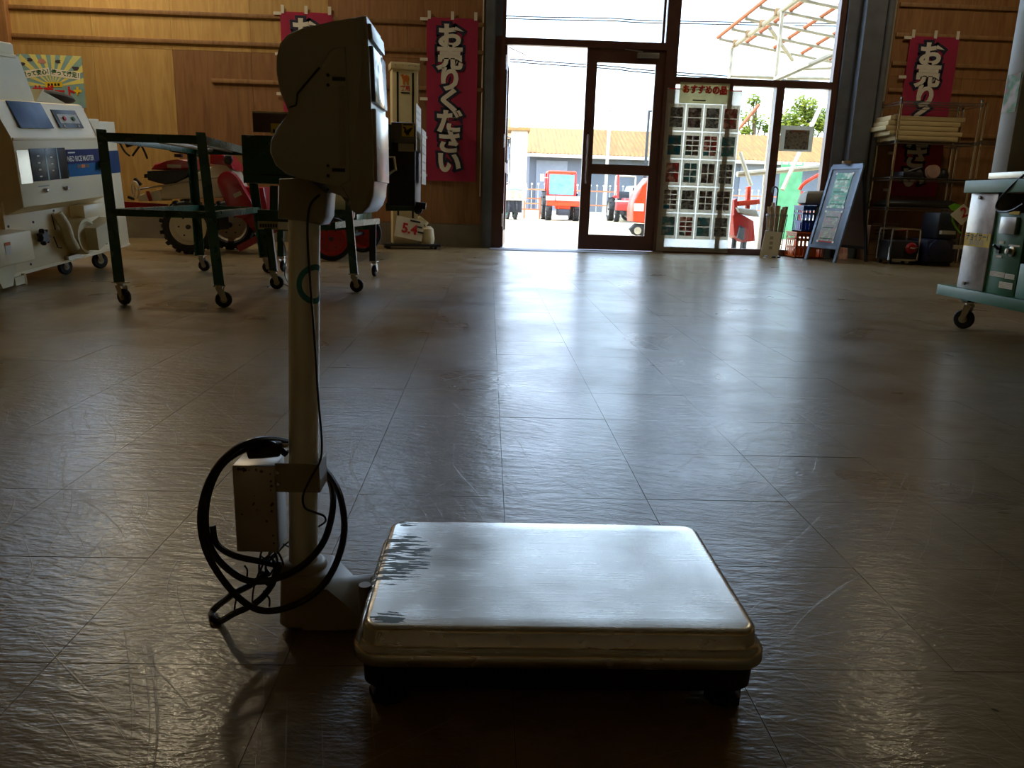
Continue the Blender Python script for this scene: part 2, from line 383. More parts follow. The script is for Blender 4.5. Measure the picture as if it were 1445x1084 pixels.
# ------------------------------------------------------------------ walls, ceiling
GX0, GX1, GX2, GX3, GTOP = -0.08, 0.13, 2.05, 4.12, 4.45
wb = MB()
wb.box((XL, WY, 0), (GX0, WY+0.14, 2.72)); wb.box((XL, WY, 4.45), (XR, WY+0.14, ZC)); wb.box((4.75, WY, 0), (XR, WY+0.14, 4.45))
wb.box((XL, WY, 2.72), (-6.6, WY+0.14, 4.45)); wb.box((-4.8, WY, 2.72), (-2.3, WY+0.14, 4.45)); wb.box((-0.85, WY, 2.72), (GX0, WY+0.14, 4.45)); wb.box((-6.6, WY, 4.2), (-4.8, WY+0.14, 4.45)); wb.box((-2.3, WY, 2.72), (-0.85, WY+0.14, 2.9))
wall_back = wb.build('wall_back', MAT['wallboard']); wall_back['kind'] = 'structure'
def panel(x0, x1, z0, z1, m, name='plywood_panel', t=0.009):
    p = MB(); g = 0.0015
    p.box((x0+g, WY-t, z0+g), (x1-g, WY, z1-g)); return p.build(name, m, wall_back, smooth=0)
seam = -3.73
xs = [seam+0.91*k for k in range(-4, 5)]
for a, b in zip(xs[:-1], xs[1:]):
    b = min(b, GX0); a = max(a, XL)
    if b-a < 0.05: continue
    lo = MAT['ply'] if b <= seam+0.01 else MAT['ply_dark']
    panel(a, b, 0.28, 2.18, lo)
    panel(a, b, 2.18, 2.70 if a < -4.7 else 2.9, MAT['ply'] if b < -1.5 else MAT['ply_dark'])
for k in range(4):
    a, b = 4.78+0.91*k, min(4.78+0.91*(k+1), XR)
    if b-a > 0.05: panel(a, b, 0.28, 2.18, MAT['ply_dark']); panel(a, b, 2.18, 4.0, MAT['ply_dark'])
pl = MB(); pl.box((XL, WY-0.02, 0), (GX0, WY, 0.275)); pl.box((4.78, WY-0.02, 0), (XR, WY, 0.275)); pl.build('plinth', MAT['concrete'], wall_back)
def batten(x0, x1, z, m=None):
    b = MB(); b.box((x0, WY-0.03, z), (x1, WY-0.009, z+0.045), bevel=0.002); b.build('batten', m or MAT['batten'], wall_back)
for z in (2.245, 2.55): batten(XL, GX0-0.02, z)
batten(-3.29, GX0-0.02, 1.83)
for z in (0.95, 1.5, 2.0, 2.3, 2.62, 2.95): batten(4.80, XR, z)
pst = MB(); pst.box((-5.72, WY-0.10, 0.0), (-5.55, WY-0.009, 2.70)); tr = pst.build('trim_1', MAT['ply_dark']); tr['kind'] = 'structure'

wl = MB(); wl.box((XL-0.14, YB, 0), (XL, WY+0.14, ZC))
o = wl.build('wall_left', MAT['ply']); o['kind'] = 'structure'
wr = MB(); wr.box((XR, YB, 0), (XR+0.14, WY+0.14, ZC)); o = wr.build('wall_right', MAT['ply']); o['kind'] = 'structure'
wk = MB(); wk.box((XL-0.14, YB-0.14, 0), (XR+0.14, YB, ZC)); o = wk.build('wall_rear', MAT['ply']); o['kind'] = 'structure'
ce = MB(); ce.box((XL-0.3, YB-0.3, ZC), (XR+0.3, WY+0.5, ZC+0.15)); o = ce.build('ceiling', MAT['ceiling']); o['kind'] = 'structure'

# ------------------------------------------------------------------ glazing: frames and panes
def bars(mb, *bx):
    for x0, x1, y0, y1, z0, z1 in bx: mb.box((x0, y0, z0), (x1, y1, z1))
    return mb
Y0, Y1 = WY+0.02, WY+0.11
YG = WY+0.065
def pane(parent, x0, x1, z0, z1, y=YG):
    p = MB(); p.box((x0, y-0.003, z0), (x1, y+0.003, z1)); return p.build('pane', MAT['glass'], parent, smooth=0)
# light over the doors
w1 = shell('window_1', (1.1, WY, 2.46))
bars(MB(), (GX1+0.03, 2.22, Y0, Y1, 2.38, 2.46), (GX1-0.02, GX1+0.03, Y0, Y1, 2.46, GTOP), (2.06, 2.22, Y0, Y1, 2.46, GTOP), (GX1+0.03, 2.06, Y0, Y1, 4.37, GTOP), (2.015, 2.045, WY+0.04, WY+0.09, 2.46, GTOP)).build('window_frame', MAT['bronze'], w1)
pane(w1, GX1+0.03, 2.015, 2.46, 4.37)
# right bay: tall light over two low lights
w2 = shell('window_2', (3.15, WY, 0))
bars(MB(), (2.22, 4.12, Y0, Y1, 2.01, 2.09), (2.22, 4.12, Y0, Y1, 0.0, 0.075), (4.12, 4.20, Y0, Y1, 0, GTOP), (2.22, 4.12, Y0, Y1, 4.37, GTOP), (2.084, 2.22, Y0, Y1, 0.0, 2.38), (3.45, 3.55, Y0, Y1, 0.075, 2.01)).build('window_frame', MAT['bronze'], w2)
bars(MB(), (2.86, 2.92, WY+0.02, WY+0.10, 0.075, 2.01)).build('mullion', MAT['bronze'], w2)
pane(w2, 2.22, 4.12, 2.09, 4.37); pane(w2, 2.22, 3.45, 0.075, 2.01); pane(w2, 3.55, 4.12, 0.075, 2.01)
# two high windows above the plywood, over the top edge of the picture
def high_window(name, x0, x1, z0, z1):
    w = shell(name, ((x0+x1)/2, WY, z0)); t = 0.06
    bars(MB(), (x0, x1, Y0, Y1, z0, z0+t), (x0, x1, Y0, Y1, z1-t, z1), (x0, x0+t, Y0, Y1, z0+t, z1-t), (x1-t, x1, Y0, Y1, z0+t, z1-t)).build('window_frame', MAT['bronze'], w)
    pane(w, x0+t, x1-t, z0+t, z1-t)
high_window('window_3', -6.6, -4.8, 2.72, 4.2)
high_window('window_5', -2.3, -0.85, 2.9, 4.45)
# doors
def door(name, hinge, ang, label_glass=True):
    """leaf 0.98 wide, hinge edge at the origin, leaf along +x turned by ang"""
    d = bpy.data.objects.new(name, None); COL.objects.link(d); d['kind'] = 'structure'
    m = Matrix.Translation(Vector(hinge)) @ Matrix.Rotation(ang, 4, 'Z'); d.matrix_world = m; FR[d.name] = m
    W, H = 0.955, 2.37
    b = MB(True)
    for x0, x1, z0, z1 in ((0, 0.125, 0, H), (W-0.125, W, 0, H), (0.125, W-0.125, H-0.16, H), (0.125, W-0.125, 0.92, 1.04), (0.125, W-0.125, 0, 0.185)): b.box((x0, -0.02, z0), (x1, 0.02, z1))
    b.build('leaf_frame', MAT['bronze'], d)
    for z0, z1 in ((1.04, H-0.16), (0.185, 0.92)):
        p = MB(True); p.box((0.125, -0.003, z0), (W-0.125, 0.003, z1)); p.build('pane', MAT['glass'], d, smooth=0)
    return d, W, H
d2, DW, DH = door('door_2', (2.09, WY+0.065, 0.012), math.pi)      # closed leaf, hinged on the right
hd = MB(True)
for s in (1, -1): hd.tube([(DW-0.055, 0.02*s, 0.78), (DW-0.055, 0.062*s, 0.80), (DW-0.055, 0.062*s, 1.38), (DW-0.055, 0.02*s, 1.40)], 0.011, 8)
hd.build('pull_handle', MAT['chrome'], d2)
cl = MB(True); cl.box((0.10, 0.02, DH-0.10), (0.36, 0.07, DH-0.04), bevel=0.006); cl.bar((0.30, 0.05, DH-0.03), (0.52, 0.10, DH-0.02), 0.02, 0.008); cl.build('door_closer', MAT['alu'], d2)
d1, _, _ = door('door_1', (0.165, WY+0.10, 0.012), math.radians(87))  # open leaf, swung out
hg = MB(True)
for z in (0.25, 1.2, 2.1): hg.cyl((-0.012, 0.0, z), (-0.012, 0.0, z+0.16), 0.011, seg=10)
hg.build('hinge', MAT['alu'], d1)
hd = MB(True)
for s in (1, -1): hd.tube([(DW-0.055, 0.02*s, 0.78), (DW-0.055, 0.062*s, 0.80), (DW-0.055, 0.062*s, 1.38), (DW-0.055, 0.02*s, 1.40)], 0.011, 8)
hd.build('pull_handle', MAT['chrome'], d1)
jb = MB(); jb.box((0.04, WY-0.02, 0), (GX1+0.03, Y1, 2.46)); jb.bar((0.2, WY+0.1, 2.36), (0.42, WY+0.45, 2.34), 0.02, 0.008); o = jb.build('trim_2', MAT['bronze']); o['kind'] = 'structure'
# steel columns either side of the shop front
c = MB(); c.box((GX0, WY-0.05, 0), (0.04, WY+0.14, GTOP)); c.box((0.04, WY, 2.46), (0.12, WY+0.14, GTOP)); c.box((GX0+0.05, WY-0.075, 0), (GX0+0.10, WY-0.05, GTOP)); o = c.build('trim_3', MAT['column']); o['kind'] = 'structure'
c = MB(); c.box((4.20, WY-0.02, 0), (4.75, WY+0.14, GTOP)); c.box((4.36, WY-0.14, 0), (4.60, WY-0.02, GTOP)); c.cyl((4.66, WY-0.10, 0), (4.66, WY-0.10, GTOP), 0.045, seg=12); o = c.build('trim_4', MAT['column']); o['kind'] = 'structure'
cd_ = MB(); cd_.tube([(GX0-0.03, WY-0.015, 0.62), (GX0-0.03, WY-0.015, 3.0)], 0.008, 6); cd_.build('conduit', MAT['white_tape'], wall_back)
# sill of the doorway
s = MB(); s.box((0.05, WY-0.02, -0.1), (2.2, WY+0.30, 0.008)); o = s.build('trim_5', MAT['alu']); o['kind'] = 'structure'

# ------------------------------------------------------------------ yard
gr = MB(); gr.box((-80, -60, -0.6), (90, 140, -0.125)); o = gr.build('yard_ground', MAT['ground']); o['kind'] = 'structure'
ap = MB(); ap.box((-7.5, WY+0.14, -0.3), (8.5, WY+1.3, -0.10)); o = ap.build('apron', MAT['asphalt_shade']); o['kind'] = 'structure'

# ------------------------------------------------------------------ warm ceiling lamps (out of the picture; the floor mirrors them)
MAT['lamp_shell'] = mat('white_lamp_shade', (214, 208, 196), 0.4)
def emit(name, c, k):
    m = bpy.data.materials.new(name); m.use_nodes = True; nt = m.node_tree; nt.nodes.clear(); o = nt.nodes.new('ShaderNodeOutputMaterial'); e = nt.nodes.new('ShaderNodeEmission')
    e.inputs[0].default_value = c+(1,); e.inputs[1].default_value = k; nt.links.new(e.outputs[0], o.inputs[0]); return m
MAT['bulb'] = emit('warm_lamp_disc', (1.0, 0.83, 0.55), 1.2)
def lamp(name, x, y, z, watts, label):
    t = thing(name+'_offscreen', label, 'lamp', (x, y, ZC))
    k = MB(); k.cyl((x, y, z+0.16), (x, y, ZC), 0.012, seg=8); k.build('rod', MAT['lamp_shell'], t)
    k = MB(); k.lathe([(0.02, 0.17), (0.08, 0.16), (0.10, 0.08), (0.27, 0.0), (0.28, 0.0), (0.11, 0.09), (0.09, 0.17), (0.02, 0.18)], (x, y, z), (0, 0, 1), 24); k.build('shade', MAT['lamp_shell'], t)
    k = MB(); k.cyl((x, y, z+0.015), (x, y, z+0.03), 0.235, seg=24); k.build(name+'_bulb_offscreen', MAT['bulb'], t)
    l = bpy.data.lights.new(name+'_light_offscreen', 'AREA'); l.shape = 'DISK'; l.size = 0.46; l.energy = watts; l.color = (1.0, 0.83, 0.55)
    lo = bpy.data.objects.new(name+'_light_offscreen', l); COL.objects.link(lo); lo.parent = t; lo.location = (0, 0, z-ZC+0.01)
LW = 10.0
lamp('plywood_lamp', -3.4, 7.8, 4.9, LW, 'warm pendant lamp hanging near the plywood wall')
lamp('corner_lamp', -4.6, 9.1, 4.1, LW*0.7, 'warm pendant lamp in the corner beside the high window')
lamp('rack_lamp', 4.8, 7.8, 4.9, LW*0.5, 'dim warm pendant lamp over the wire racks')
# ================================================================== platform scale
def steel_tray_mat():
    m, nt, b = base_mat('brushed_stainless_worn'); L = nt.links.new
    tc = nt.nodes.new('ShaderNodeTexCoord'); ob = tc.outputs['Object']
    def noise(scale, detail, st=(1, 1, 1), rot=0):
        mp = nt.nodes.new('ShaderNodeMapping'); mp.inputs['Scale'].default_value = st; mp.inputs['Rotation'].default_value = (0, 0, rot); L(ob, mp.inputs[0])
        n = N(nt, 'ShaderNodeTexNoise', Scale=scale, Detail=detail); L(mp.outputs[0], n.inputs['Vector']); return n.outputs['Fac']
    def math_(op, a, b2):
        x = nt.nodes.new('ShaderNodeMath'); x.operation = op
        for s, k in ((a, 0), (b2, 1)):
            if isinstance(s, (int, float)): x.inputs[k].default_value = s
            else: L(s, x.inputs[k])
        return x.outputs[0]
    sx = nt.nodes.new('ShaderNodeSeparateXYZ'); L(ob, sx.inputs[0]); X, Y, Z = sx.outputs
    def blob(cx, cy, rx, ry):
        dx = math_('DIVIDE', math_('SUBTRACT', X, cx), rx); dy = math_('DIVIDE', math_('SUBTRACT', Y, cy), ry)
        d = math_('ADD', math_('MULTIPLY', dx, dx), math_('MULTIPLY', dy, dy))
        return math_('MAXIMUM', math_('SUBTRACT', 1.0, d), 0.0)
    # remains of green paint along the column side of the tray
    bl = math_('MAXIMUM', math_('MAXIMUM', blob(-0.224, 0.03, 0.060, 0.085), blob(-0.208, -0.132, 0.024, 0.018)), math_('MAXIMUM', blob(-0.212, 0.142, 0.020, 0.010), blob(-0.243, 0.03, 0.018, 0.05)))
    f = math_('ADD', math_('MULTIPLY', math_('MINIMUM', bl, 0.6), 0.27), noise(70, 4, (0.45, 2.6, 1)))
    inside = math_('GREATER_THAN', bl, 0.02)
    paint = math_('MULTIPLY', inside, ramp(nt, f, [(0.60, (0, 0, 0)), (0.63, (1, 1, 1))]).outputs[0])
    brush = noise(14, 6, (1, 40, 1)); smear = noise(9, 5); scr = noise(5, 5, (1, 60, 1), 0.7)
    col = ramp(nt, smear, [(0.3, lin((172, 168, 160))), (0.7, lin((204, 201, 195)))]).outputs[0]
    mx = nt.nodes.new('ShaderNodeMix'); mx.data_type = 'RGBA'; L(paint, mx.inputs[0]); L(col, mx.inputs[6]); mx.inputs[7].default_value = lin((38, 68, 66)); L(mx.outputs[2], b.inputs['Base Color'])
    L(math_('SUBTRACT', 1.0, paint), b.inputs['Metallic'])
    r = math_('ADD', math_('MULTIPLY', smear, 0.16), math_('ADD', math_('MULTIPLY', brush, 0.10), 0.125))
    L(math_('ADD', r, math_('MULTIPLY', paint, 0.2)), b.inputs['Roughness'])
    h = math_('ADD', math_('MULTIPLY', brush, 0.5), math_('ADD', math_('MULTIPLY', scr, 0.4), math_('MULTIPLY', paint, 0.6)))
    bp = N(nt, 'ShaderNodeBump', Strength=0.05, Distance=0.002); L(h, bp.inputs['Height']); L(bp.outputs[0], b.inputs['Normal'])
    return m
MAT['tray'] = steel_tray_mat()
MAT['scale_grey'] = mat('warm_grey_enamel', (150, 146, 132), 0.42, var=0.07, scale=5, rvar=0.06)
MAT['scale_head'] = mat('grey_abs_housing', (166, 168, 164), 0.5, var=0.05, scale=4, bump=0.02)
MAT['bezel'] = mat('pale_grey_bezel', (150, 147, 138), 0.34, var=0.05)
MAT['pole'] = mat('satin_steel_tube', (222, 222, 216), 0.36, metal=0.4, var=0.05, stretch=(6, 6, 0.3))
MAT['navy'] = mat('navy_black_casting', (26, 28, 36), 0.55, var=0.2)
MAT['box_steel'] = mat('stained_metal_case', (178, 172, 162), 0.38, metal=0.55, var=0.12, scale=9, rvar=0.12)
MAT['stain'] = mat('brown_spots', (74, 60, 46), 0.7)
MAT['cord'] = mat('black_cable', (20, 20, 22), 0.38, var=0.2)
MAT['lcd'] = mat('display_window', (96, 106, 118), 0.12, var=0.1)
MAT['teal'] = mat('teal_sticker', (24, 132, 150), 0.4)
MAT['sticker'] = mat('pale_sticker', (206, 206, 200), 0.35)
MAT['keypad'] = mat('keypad_film', (176, 168, 158), 0.25)

ps = thing('platform_scale', 'grey platform scale with stainless steel tray and display head on a pole', 'scale', (0.099, 0.981, 0))
CX, CY, HX, HY = 0.099, 0.981, 0.2385, 0.157
tray = MB()
prof = [(0.1108, -0.10), (0.1115, -0.03), (0.1120, -0.008), (0.1115, -0.003), (0.1095, 0.0), (0.1065, 0.0012), (0.0900, 0.0018), (0.0875, 0.0035), (0.0862, 0.0075), (0.0845, 0.0110), (0.0815, 0.0128), (0.0700, 0.0135), (0.0680, 0.0125), (0.0680, 0.010), (0.0800, 0.009)]
rings = []
for z, off in prof:
    r = max(0.006, 0.024+off)
    if off < -0.05: rings.append([(CX+(x-CX)*1.0, y, z) for x, y in rrect(CX, CY, HX+off, HY+off, 0.02)])
    else: rings.append([(x, y, z) for x, y in rrect(CX, CY, HX+off, HY+off, r)])
tray.loft(rings, True, False); tray.build('platform_tray', MAT['tray'], ps, 'brushed stainless tray with flaking green paint at one side', smooth=50)
base = MB()
rings = [[(x, y, z) for x, y in rrect(CX, CY, HX+o_, HY+o_, 0.02)] for z, o_ in ((0.024, -0.012), (0.028, -0.004), (0.034, 0.0), (0.085, 0.002))]
base.loft(rings); base.build('base', MAT['navy'], ps)
for sx, sy in ((-1, -1), (1, -1), (-1, 1), (1, 1)):
    x, y = CX+sx*(HX-0.028), CY+sy*(HY-0.028)
    ft = MB(); n = 24
    rg = []
    for z, r in ((0.0, 0.016), (0.003, 0.0215), (0.014, 0.0215), (0.017, 0.016)):
        rg.append([(x+(r+(0.0022 if k % 3 == 0 else 0))*math.cos(2*math.pi*k/n), y+(r+(0.0022 if k % 3 == 0 else 0))*math.sin(2*math.pi*k/n), z) for k in range(n)])
    ft.loft(rg); ft.cyl((x, y, 0.015), (x, y, 0.03), 0.008, seg=10); ft.build('leveling_foot', MAT['rubber'], ps)
# column bracket: block with a sloping arm that reaches under the tray
PB = Vector((-0.2565, 1.035, 0.085)); PT = Vector((-0.2385, 1.035, 0.60)); PR = 0.0203
br = MB()
def yz(pts, y): return [(x, y, z) for x, z in pts]
br.loft([[(x, y, z) for x, y in rrect(-0.2475, 1.036, 0.0375+o_, 0.045+o_, 0.014)] for z, o_ in ((0.004, -0.010), (0.007, -0.003), (0.012, 0.0), (0.06, -0.002), (0.076, -0.003), (0.082, -0.006), (0.084, -0.010))])
br.loft([[(x, 0.9905, z0), (x, 1.0815, z0), (x, 1.0815-db, z1f), (x, yr+0.02, z1), (x, yr, z1), (x, 0.9905, z1f)] for x, z0, z1f, z1, yr, db in ((-0.250, 0.006, 0.070, 0.072, 1.00, 0.002), (-0.214, 0.006, 0.070, 0.072, 1.00, 0.002), (-0.190, 0.007, 0.048, 0.064, 1.025, 0.01), (-0.165, 0.010, 0.024, 0.056, 1.04, 0.01), (-0.10, 0.016, 0.022, 0.052, 1.05, 0.01))])
br.build('column_bracket', MAT['scale_grey'], ps, smooth=40)
colr = MB(); ax = (PT-PB).normalized()
colr.lathe([(0.0206, 0.0), (0.031, 0.0), (0.0335, 0.004), (0.0335, 0.010), (0.031, 0.0145), (0.026, 0.017), (0.0206, 0.017)], PB-ax*0.008, ax, 28); colr.build('collar', MAT['scale_grey'], ps)
po = MB(); po.cyl(PB-ax*0.01, PT, PR, seg=36); pole = po.build('pole', MAT['pole'], ps)
sq = G(515, 828, 0.085); bush = MB(); bush.cyl((sq.x, sq.y, 0.045), (sq.x, sq.y, 0.088), 0.0085, seg=14); bush.build('stop_stud', MAT['scale_grey'], ps)
# stickers wrapped on the pole
def on_pole(h, a, r=PR+0.0004):     # a = angle from +x towards the camera
    return PB+ax*h+Vector((math.cos(a), -math.sin(a), 0))*r
rs = MB()
n = 40; hc = 0.408; ac = 0.62
for k in range(n):
    t0, t1 = 2*math.pi*k/n, 2*math.pi*(k+1)/n
    q = [on_pole(hc+R_*math.sin(t), ac+R_*math.cos(t)/PR*0.95) for R_, t in ((0.026, t0), (0.026, t1), (0.0185, t1), (0.0185, t0))]
    rs.poly(q)
rs.build('ring_sticker', MAT['teal'], pole, 'teal ring sticker on the pole')
si = MB()
for k in range(6): si.poly([on_pole(h, 0.15+k*0.1+d) for h, d in ((0.47, 0), (0.47, 0.1), (0.497, 0.1), (0.497, 0))])
si.build('rating_sticker', MAT['sticker'], pole)
# bracket under the head
hb = MB()
hb.prism(P3 := [P(393, 252, 1.005), P(432, 250, 1.005), P(461, 272, 1.005), P(459, 306, 1.005), P(452, 318, 1.005), P(426, 312, 1.005), P(391, 309, 1.005)], (0, 0.062, 0), 0.004)
hb.build('head_bracket', MAT['scale_grey'], ps)
# ---- display head
YN, YF = 0.968, 1.102
def px(pts, Y): return [P(x, y, Y) for x, y in pts]
rh = MB(); rh.prism(px([(516, 20), (470, 30), (425, 38), (404, 47), (393, 60), (388, 80), (388, 100), (393, 128), (406, 155), (428, 200), (440, 245), (474, 266), (490, 290), (500, 288), (505, 150), (512, 70)], YN), (0, YF-YN, 0), 0.007, 3)
head = rh.build('rear_housing', MAT['scale_head'], ps, smooth=40)
pv = MB(); pv.prism(px([(467, 68), (487, 65), (491, 150), (494, 255), (478, 264), (455, 259), (420, 251), (402, 245), (388, 233), (380, 215), (381, 198), (390, 180), (410, 155), (432, 122), (452, 95)], YN-0.004), (0, YF-YN+0.008, 0), 0.004, 2)
pv.build('pivot_housing', MAT['scale_head'], ps, smooth=40)
sl_ = MB(); sl_.tube([p+Vector((0, -0.0045, 0)) for p in px([(410, 152), (419, 149), (421, 133), (430, 122), (452, 96)], YN-0.001)], 0.0011, 6); sl_.build('split_line', MAT['black'], head)
fb = MB(); fb.prism(px([(498, 24), (516, 20), (521, 90), (525, 180), (527, 258), (526, 277), (521, 291), (512, 301), (502, 303), (494, 296), (490, 282), (489, 70)], YN+0.001), (0, YF-YN-0.002, 0), 0.0075, 3)
bez = fb.build('front_bezel', MAT['bezel'], ps, smooth=45)
# face of the head, looking towards +x: hood, display window, key film
for nm, m_, pts, yy0, yy1 in (('hood_lip', 'bezel', [(517.5, 30), (519.5, 52)], YN+0.012, YF-0.012), ('display_window', 'lcd', [(520.5, 62), (524, 142)], YN+0.012, YF-0.012), ('keypad', 'keypad', [(524.8, 152), (527, 256)], YN+0.010, YF-0.010)):
    a, b_ = P(*pts[0], YN), P(*pts[1], YN); w = MB()
    w.prism([(a.x-0.003, yy0, a.z), (a.x-0.003, yy1, a.z), (b_.x-0.003, yy1, b_.z), (b_.x-0.003, yy0, b_.z)], (0.0065, 0, 0), 0.0012); w.build(nm, MAT[m_], bez)
for y_ in (112, 240):                # side slots and screw heads
    s_ = MB(); a = P(470, y_, YN); s_.box((a.x, YN-0.0058, a.z-0.002), (a.x+0.015, YN-0.003, a.z+0.002)); s_.build('slot', MAT['black'], head)
    for dy in (-6, 8):
        q = P(463, y_+dy, YN-0.004); t_ = MB(); t_.cyl((q.x, YN-0.0055, q.z), (q.x, YN-0.002, q.z), 0.0018, seg=8); t_.build('screw', MAT['black'], head)
a, b_ = P(482, 122, YN), P(487, 236, YN); g_ = MB(); g_.box((a.x-0.003, YN-0.0062, b_.z), (a.x+0.004, YN-0.003, a.z)); g_.build('hinge_strip', MAT['bezel'], head)
# ---- power case clamped to the pole
YC = 1.010
cs = MB(); a, b_ = P(327, 657, YC), P(394, 780, YC); cs.box((a.x, YC, b_.z), (b_.x-0.001, YC+0.052, a.z), bevel=0.0018)
case = cs.build('power_case', MAT['box_steel'], ps, 'stained sheet-metal power box clamped to the pole')
for k in range(26):
    x = random.uniform(a.x+0.006, b_.x-0.006); z = random.choice([random.uniform(b_.z+0.03, a.z-0.03), random.uniform(a.z-0.008, a.z-0.004)]) if k < 16 else random.uniform(b_.z+0.01, a.z-0.01)
    if k >= 16: x = b_.x-0.007+random.uniform(-0.001, 0.001)
    r = random.uniform(0.0008, 0.0024); s_ = MB(); s_.cyl((x, YC-0.0003, z), (x, YC+0.001, z), r, seg=6); s_.build('stain_spot', MAT['stain'], case)
cl = MB(); c0, c1 = P(405, 656, 1.01), P(452, 697, 1.01)
pm = PB+ax*(c0.z*0.5+c1.z*0.5-0.085)
cl.prism([(b_.x-0.002, YC+0.004, c1.z), (pm.x+0.024, YC+0.004, c1.z), (pm.x+0.024, YC+0.004, c0.z), (b_.x-0.002, YC+0.004, c0.z)], (0, 0.0025, 0))
cl.prism([(pm.x+0.024, YC+0.004, c1.z), (pm.x+0.024, YC+0.052, c1.z), (pm.x+0.024, YC+0.052, c0.z), (pm.x+0.024, YC+0.004, c0.z)], (0.0025, 0, 0))
clamp = cl.build('clamp_band', MAT['scale_grey'], ps)
for z in (0.3, 0.7):
    q = c1.z+(c0.z-c1.z)*z; s_ = MB(); s_.cyl((b_.x+0.002, YC+0.001, q), (b_.x+0.002, YC+0.005, q), 0.0022, seg=8); s_.build('screw', MAT['chrome'], clamp)
# ---- black mains cord, hung in loops
def pth(pts): return [P(x, y, Y) for x, y, Y in pts]
co = MB()
co.tube(pth([(404, 641, 1.03), (380, 626, 1.02), (345, 634, 1.01), (314, 655, 1.0), (296, 690, 1.0), (290, 730, 0.995), (296, 770, 0.99), (318, 800, 0.99), (352, 820, 0.985), (392, 816, 0.985), (430, 796, 0.985), (458, 762, 1.0), (470, 715, 1.03), (466, 680, 1.07), (452, 655, 1.09), (425, 632, 1.085), (392, 621, 1.04), (352, 624, 1.0), (316, 648, 0.99), (293, 684, 0.985), (283, 730, 0.98), (290, 775, 0.98), (312, 815, 0.975), (342, 848, 0.97), (372, 862, 0.975), (410, 856, 0.98), (448, 834, 0.985), (474, 796, 1.0), (486, 748, 1.01), (480, 700, 1.04), (462, 668, 1.075), (440, 650, 1.09)]), 0.0048, 8, n=6)
co.tube(pth([(300, 742, 1.0), (306, 768, 0.995), (330, 784, 0.99), (365, 792, 1.0), (388, 797, 1.03)]), 0.0045, 8, n=5)
co.tube(pth([(392, 792, 1.03), (384, 824, 1.02), (362, 850, 1.0), (330, 866, 0.985)])+[G(312, 876, 0.006), G(300, 872, 0.006), G(302, 860, 0.006)]+pth([(330, 838, 1.0), (356, 824, 1.01), (380, 806, 1.02)]), 0.0048, 8, n=6)
cord = co.build('mains_cord', MAT['cord'], ps)
pg = MB(); a = P(350, 642, 1.02); b2 = P(384, 633, 1.025); c2 = P(394, 634, 1.03)
pg.tube([a, (a+b2)/2, b2, c2], [0.006, 0.010, 0.0125, 0.011], 10); pl_ = pg.build('mains_plug', MAT['black'], cord)
pr = MB()
for dz in (-0.004, 0.005): pr.bar(c2+Vector((0, 0, dz)), c2+Vector((0.012, 0.002, dz)), 0.0012, 0.005)
pr.build('prong', MAT['chrome'], pl_)
sg = MB(); sg.tube(pth([(466, 266, 1.03), (450, 276, 1.005), (437, 292, 0.998), (434, 330, 1.006), (438, 400, 1.008), (444, 480, 1.010), (449, 560, 1.012), (454, 620, 1.013), (452, 650, 1.012), (440, 672, 1.006), (428, 698, 1.005), (430, 716, 1.006), (444, 723, 1.008), (457, 728, 1.012), (459, 736, 1.02), (450, 743, 1.04)]), 0.0016, 6, n=6)
sg.build('signal_cable', MAT['cord'], ps)
wb_ = MB(); random.seed(3)
for k in range(5):
    w = random.uniform(8, 18); h = random.uniform(18, 40); cx_, cy_ = 378+random.uniform(-8, 8), 798+random.uniform(-6, 14); Y = 1.02+random.uniform(-0.012, 0.012)
    wb_.tube(pth([(cx_+w*math.cos(t), cy_+h*math.sin(t)*0.7+6*math.sin(3*t+k), Y+0.006*math.sin(2*t)) for t in [2*math.pi*i/10 for i in range(10)]]), 0.0015, 6, closed=True, n=4)
for p_ in ([(410, 762, 1.05), (396, 775, 1.03), (384, 790, 1.02)], [(408, 772, 1.05), (388, 764, 1.03), (370, 776, 1.02), (366, 800, 1.02)], [(366, 806, 1.01), (358, 830, 1.0), (356, 850, 1.0)], [(372, 834, 1.01), (380, 845, 1.0), (380, 856, 1.0)], [(348, 818, 1.0), (349, 805, 1.0), (345, 798, 1.0)], [(334, 842, 0.99), (331, 860, 0.99), (334, 866, 0.99)]): wb_.tube(pth(p_), 0.0014, 6, n=4)
wb_.build('tied_wires', MAT['cord'], ps)
# ================================================================== shared small builders
MAT['green'] = mat('deep_green_enamel', (16, 74, 52), 0.28, var=0.10, scale=5, spec=0.6)
MAT['green_mid'] = mat('green_enamel', (38, 106, 70), 0.42, var=0.12, scale=7, spec=0.5)
MAT['cream'] = mat('cream_enamel', (244, 228, 190), 0.42, var=0.04, scale=3)
MAT['cream_dim'] = mat('cream_plastic', (222, 208, 166), 0.5, var=0.05)
MAT['red'] = mat('red_enamel', (158, 18, 34), 0.30, var=0.10)
MAT['red_wheel'] = mat('red_wheel_enamel', (178, 34, 32), 0.4, var=0.1)
MAT['zinc'] = mat('zinc_plate', (176, 170, 156), 0.3, metal=0.9, var=0.08)
MAT['engine'] = mat('dark_engine', (34, 36, 44), 0.5, var=0.2)
MAT['yellow'] = mat('yellow_label', (226, 194, 40), 0.5, var=0.05)
MAT['label_grey'] = mat('grey_nameplate', (176, 170, 150), 0.5, var=0.05)
MAT['paper'] = mat('white_paper', (228, 224, 210), 0.7, var=0.03)
MAT['ink'] = mat('black_ink', (26, 26, 28), 0.6)
MAT['ink_red'] = mat('red_ink', (196, 30, 40), 0.6)
MAT['ink_green'] = mat('green_ink', (30, 96, 60), 0.6)
MAT['ink_white'] = mat('white_ink', (236, 234, 226), 0.6, var=0.02)
MAT['orange_ink'] = mat('orange_ink', (214, 112, 30), 0.6)

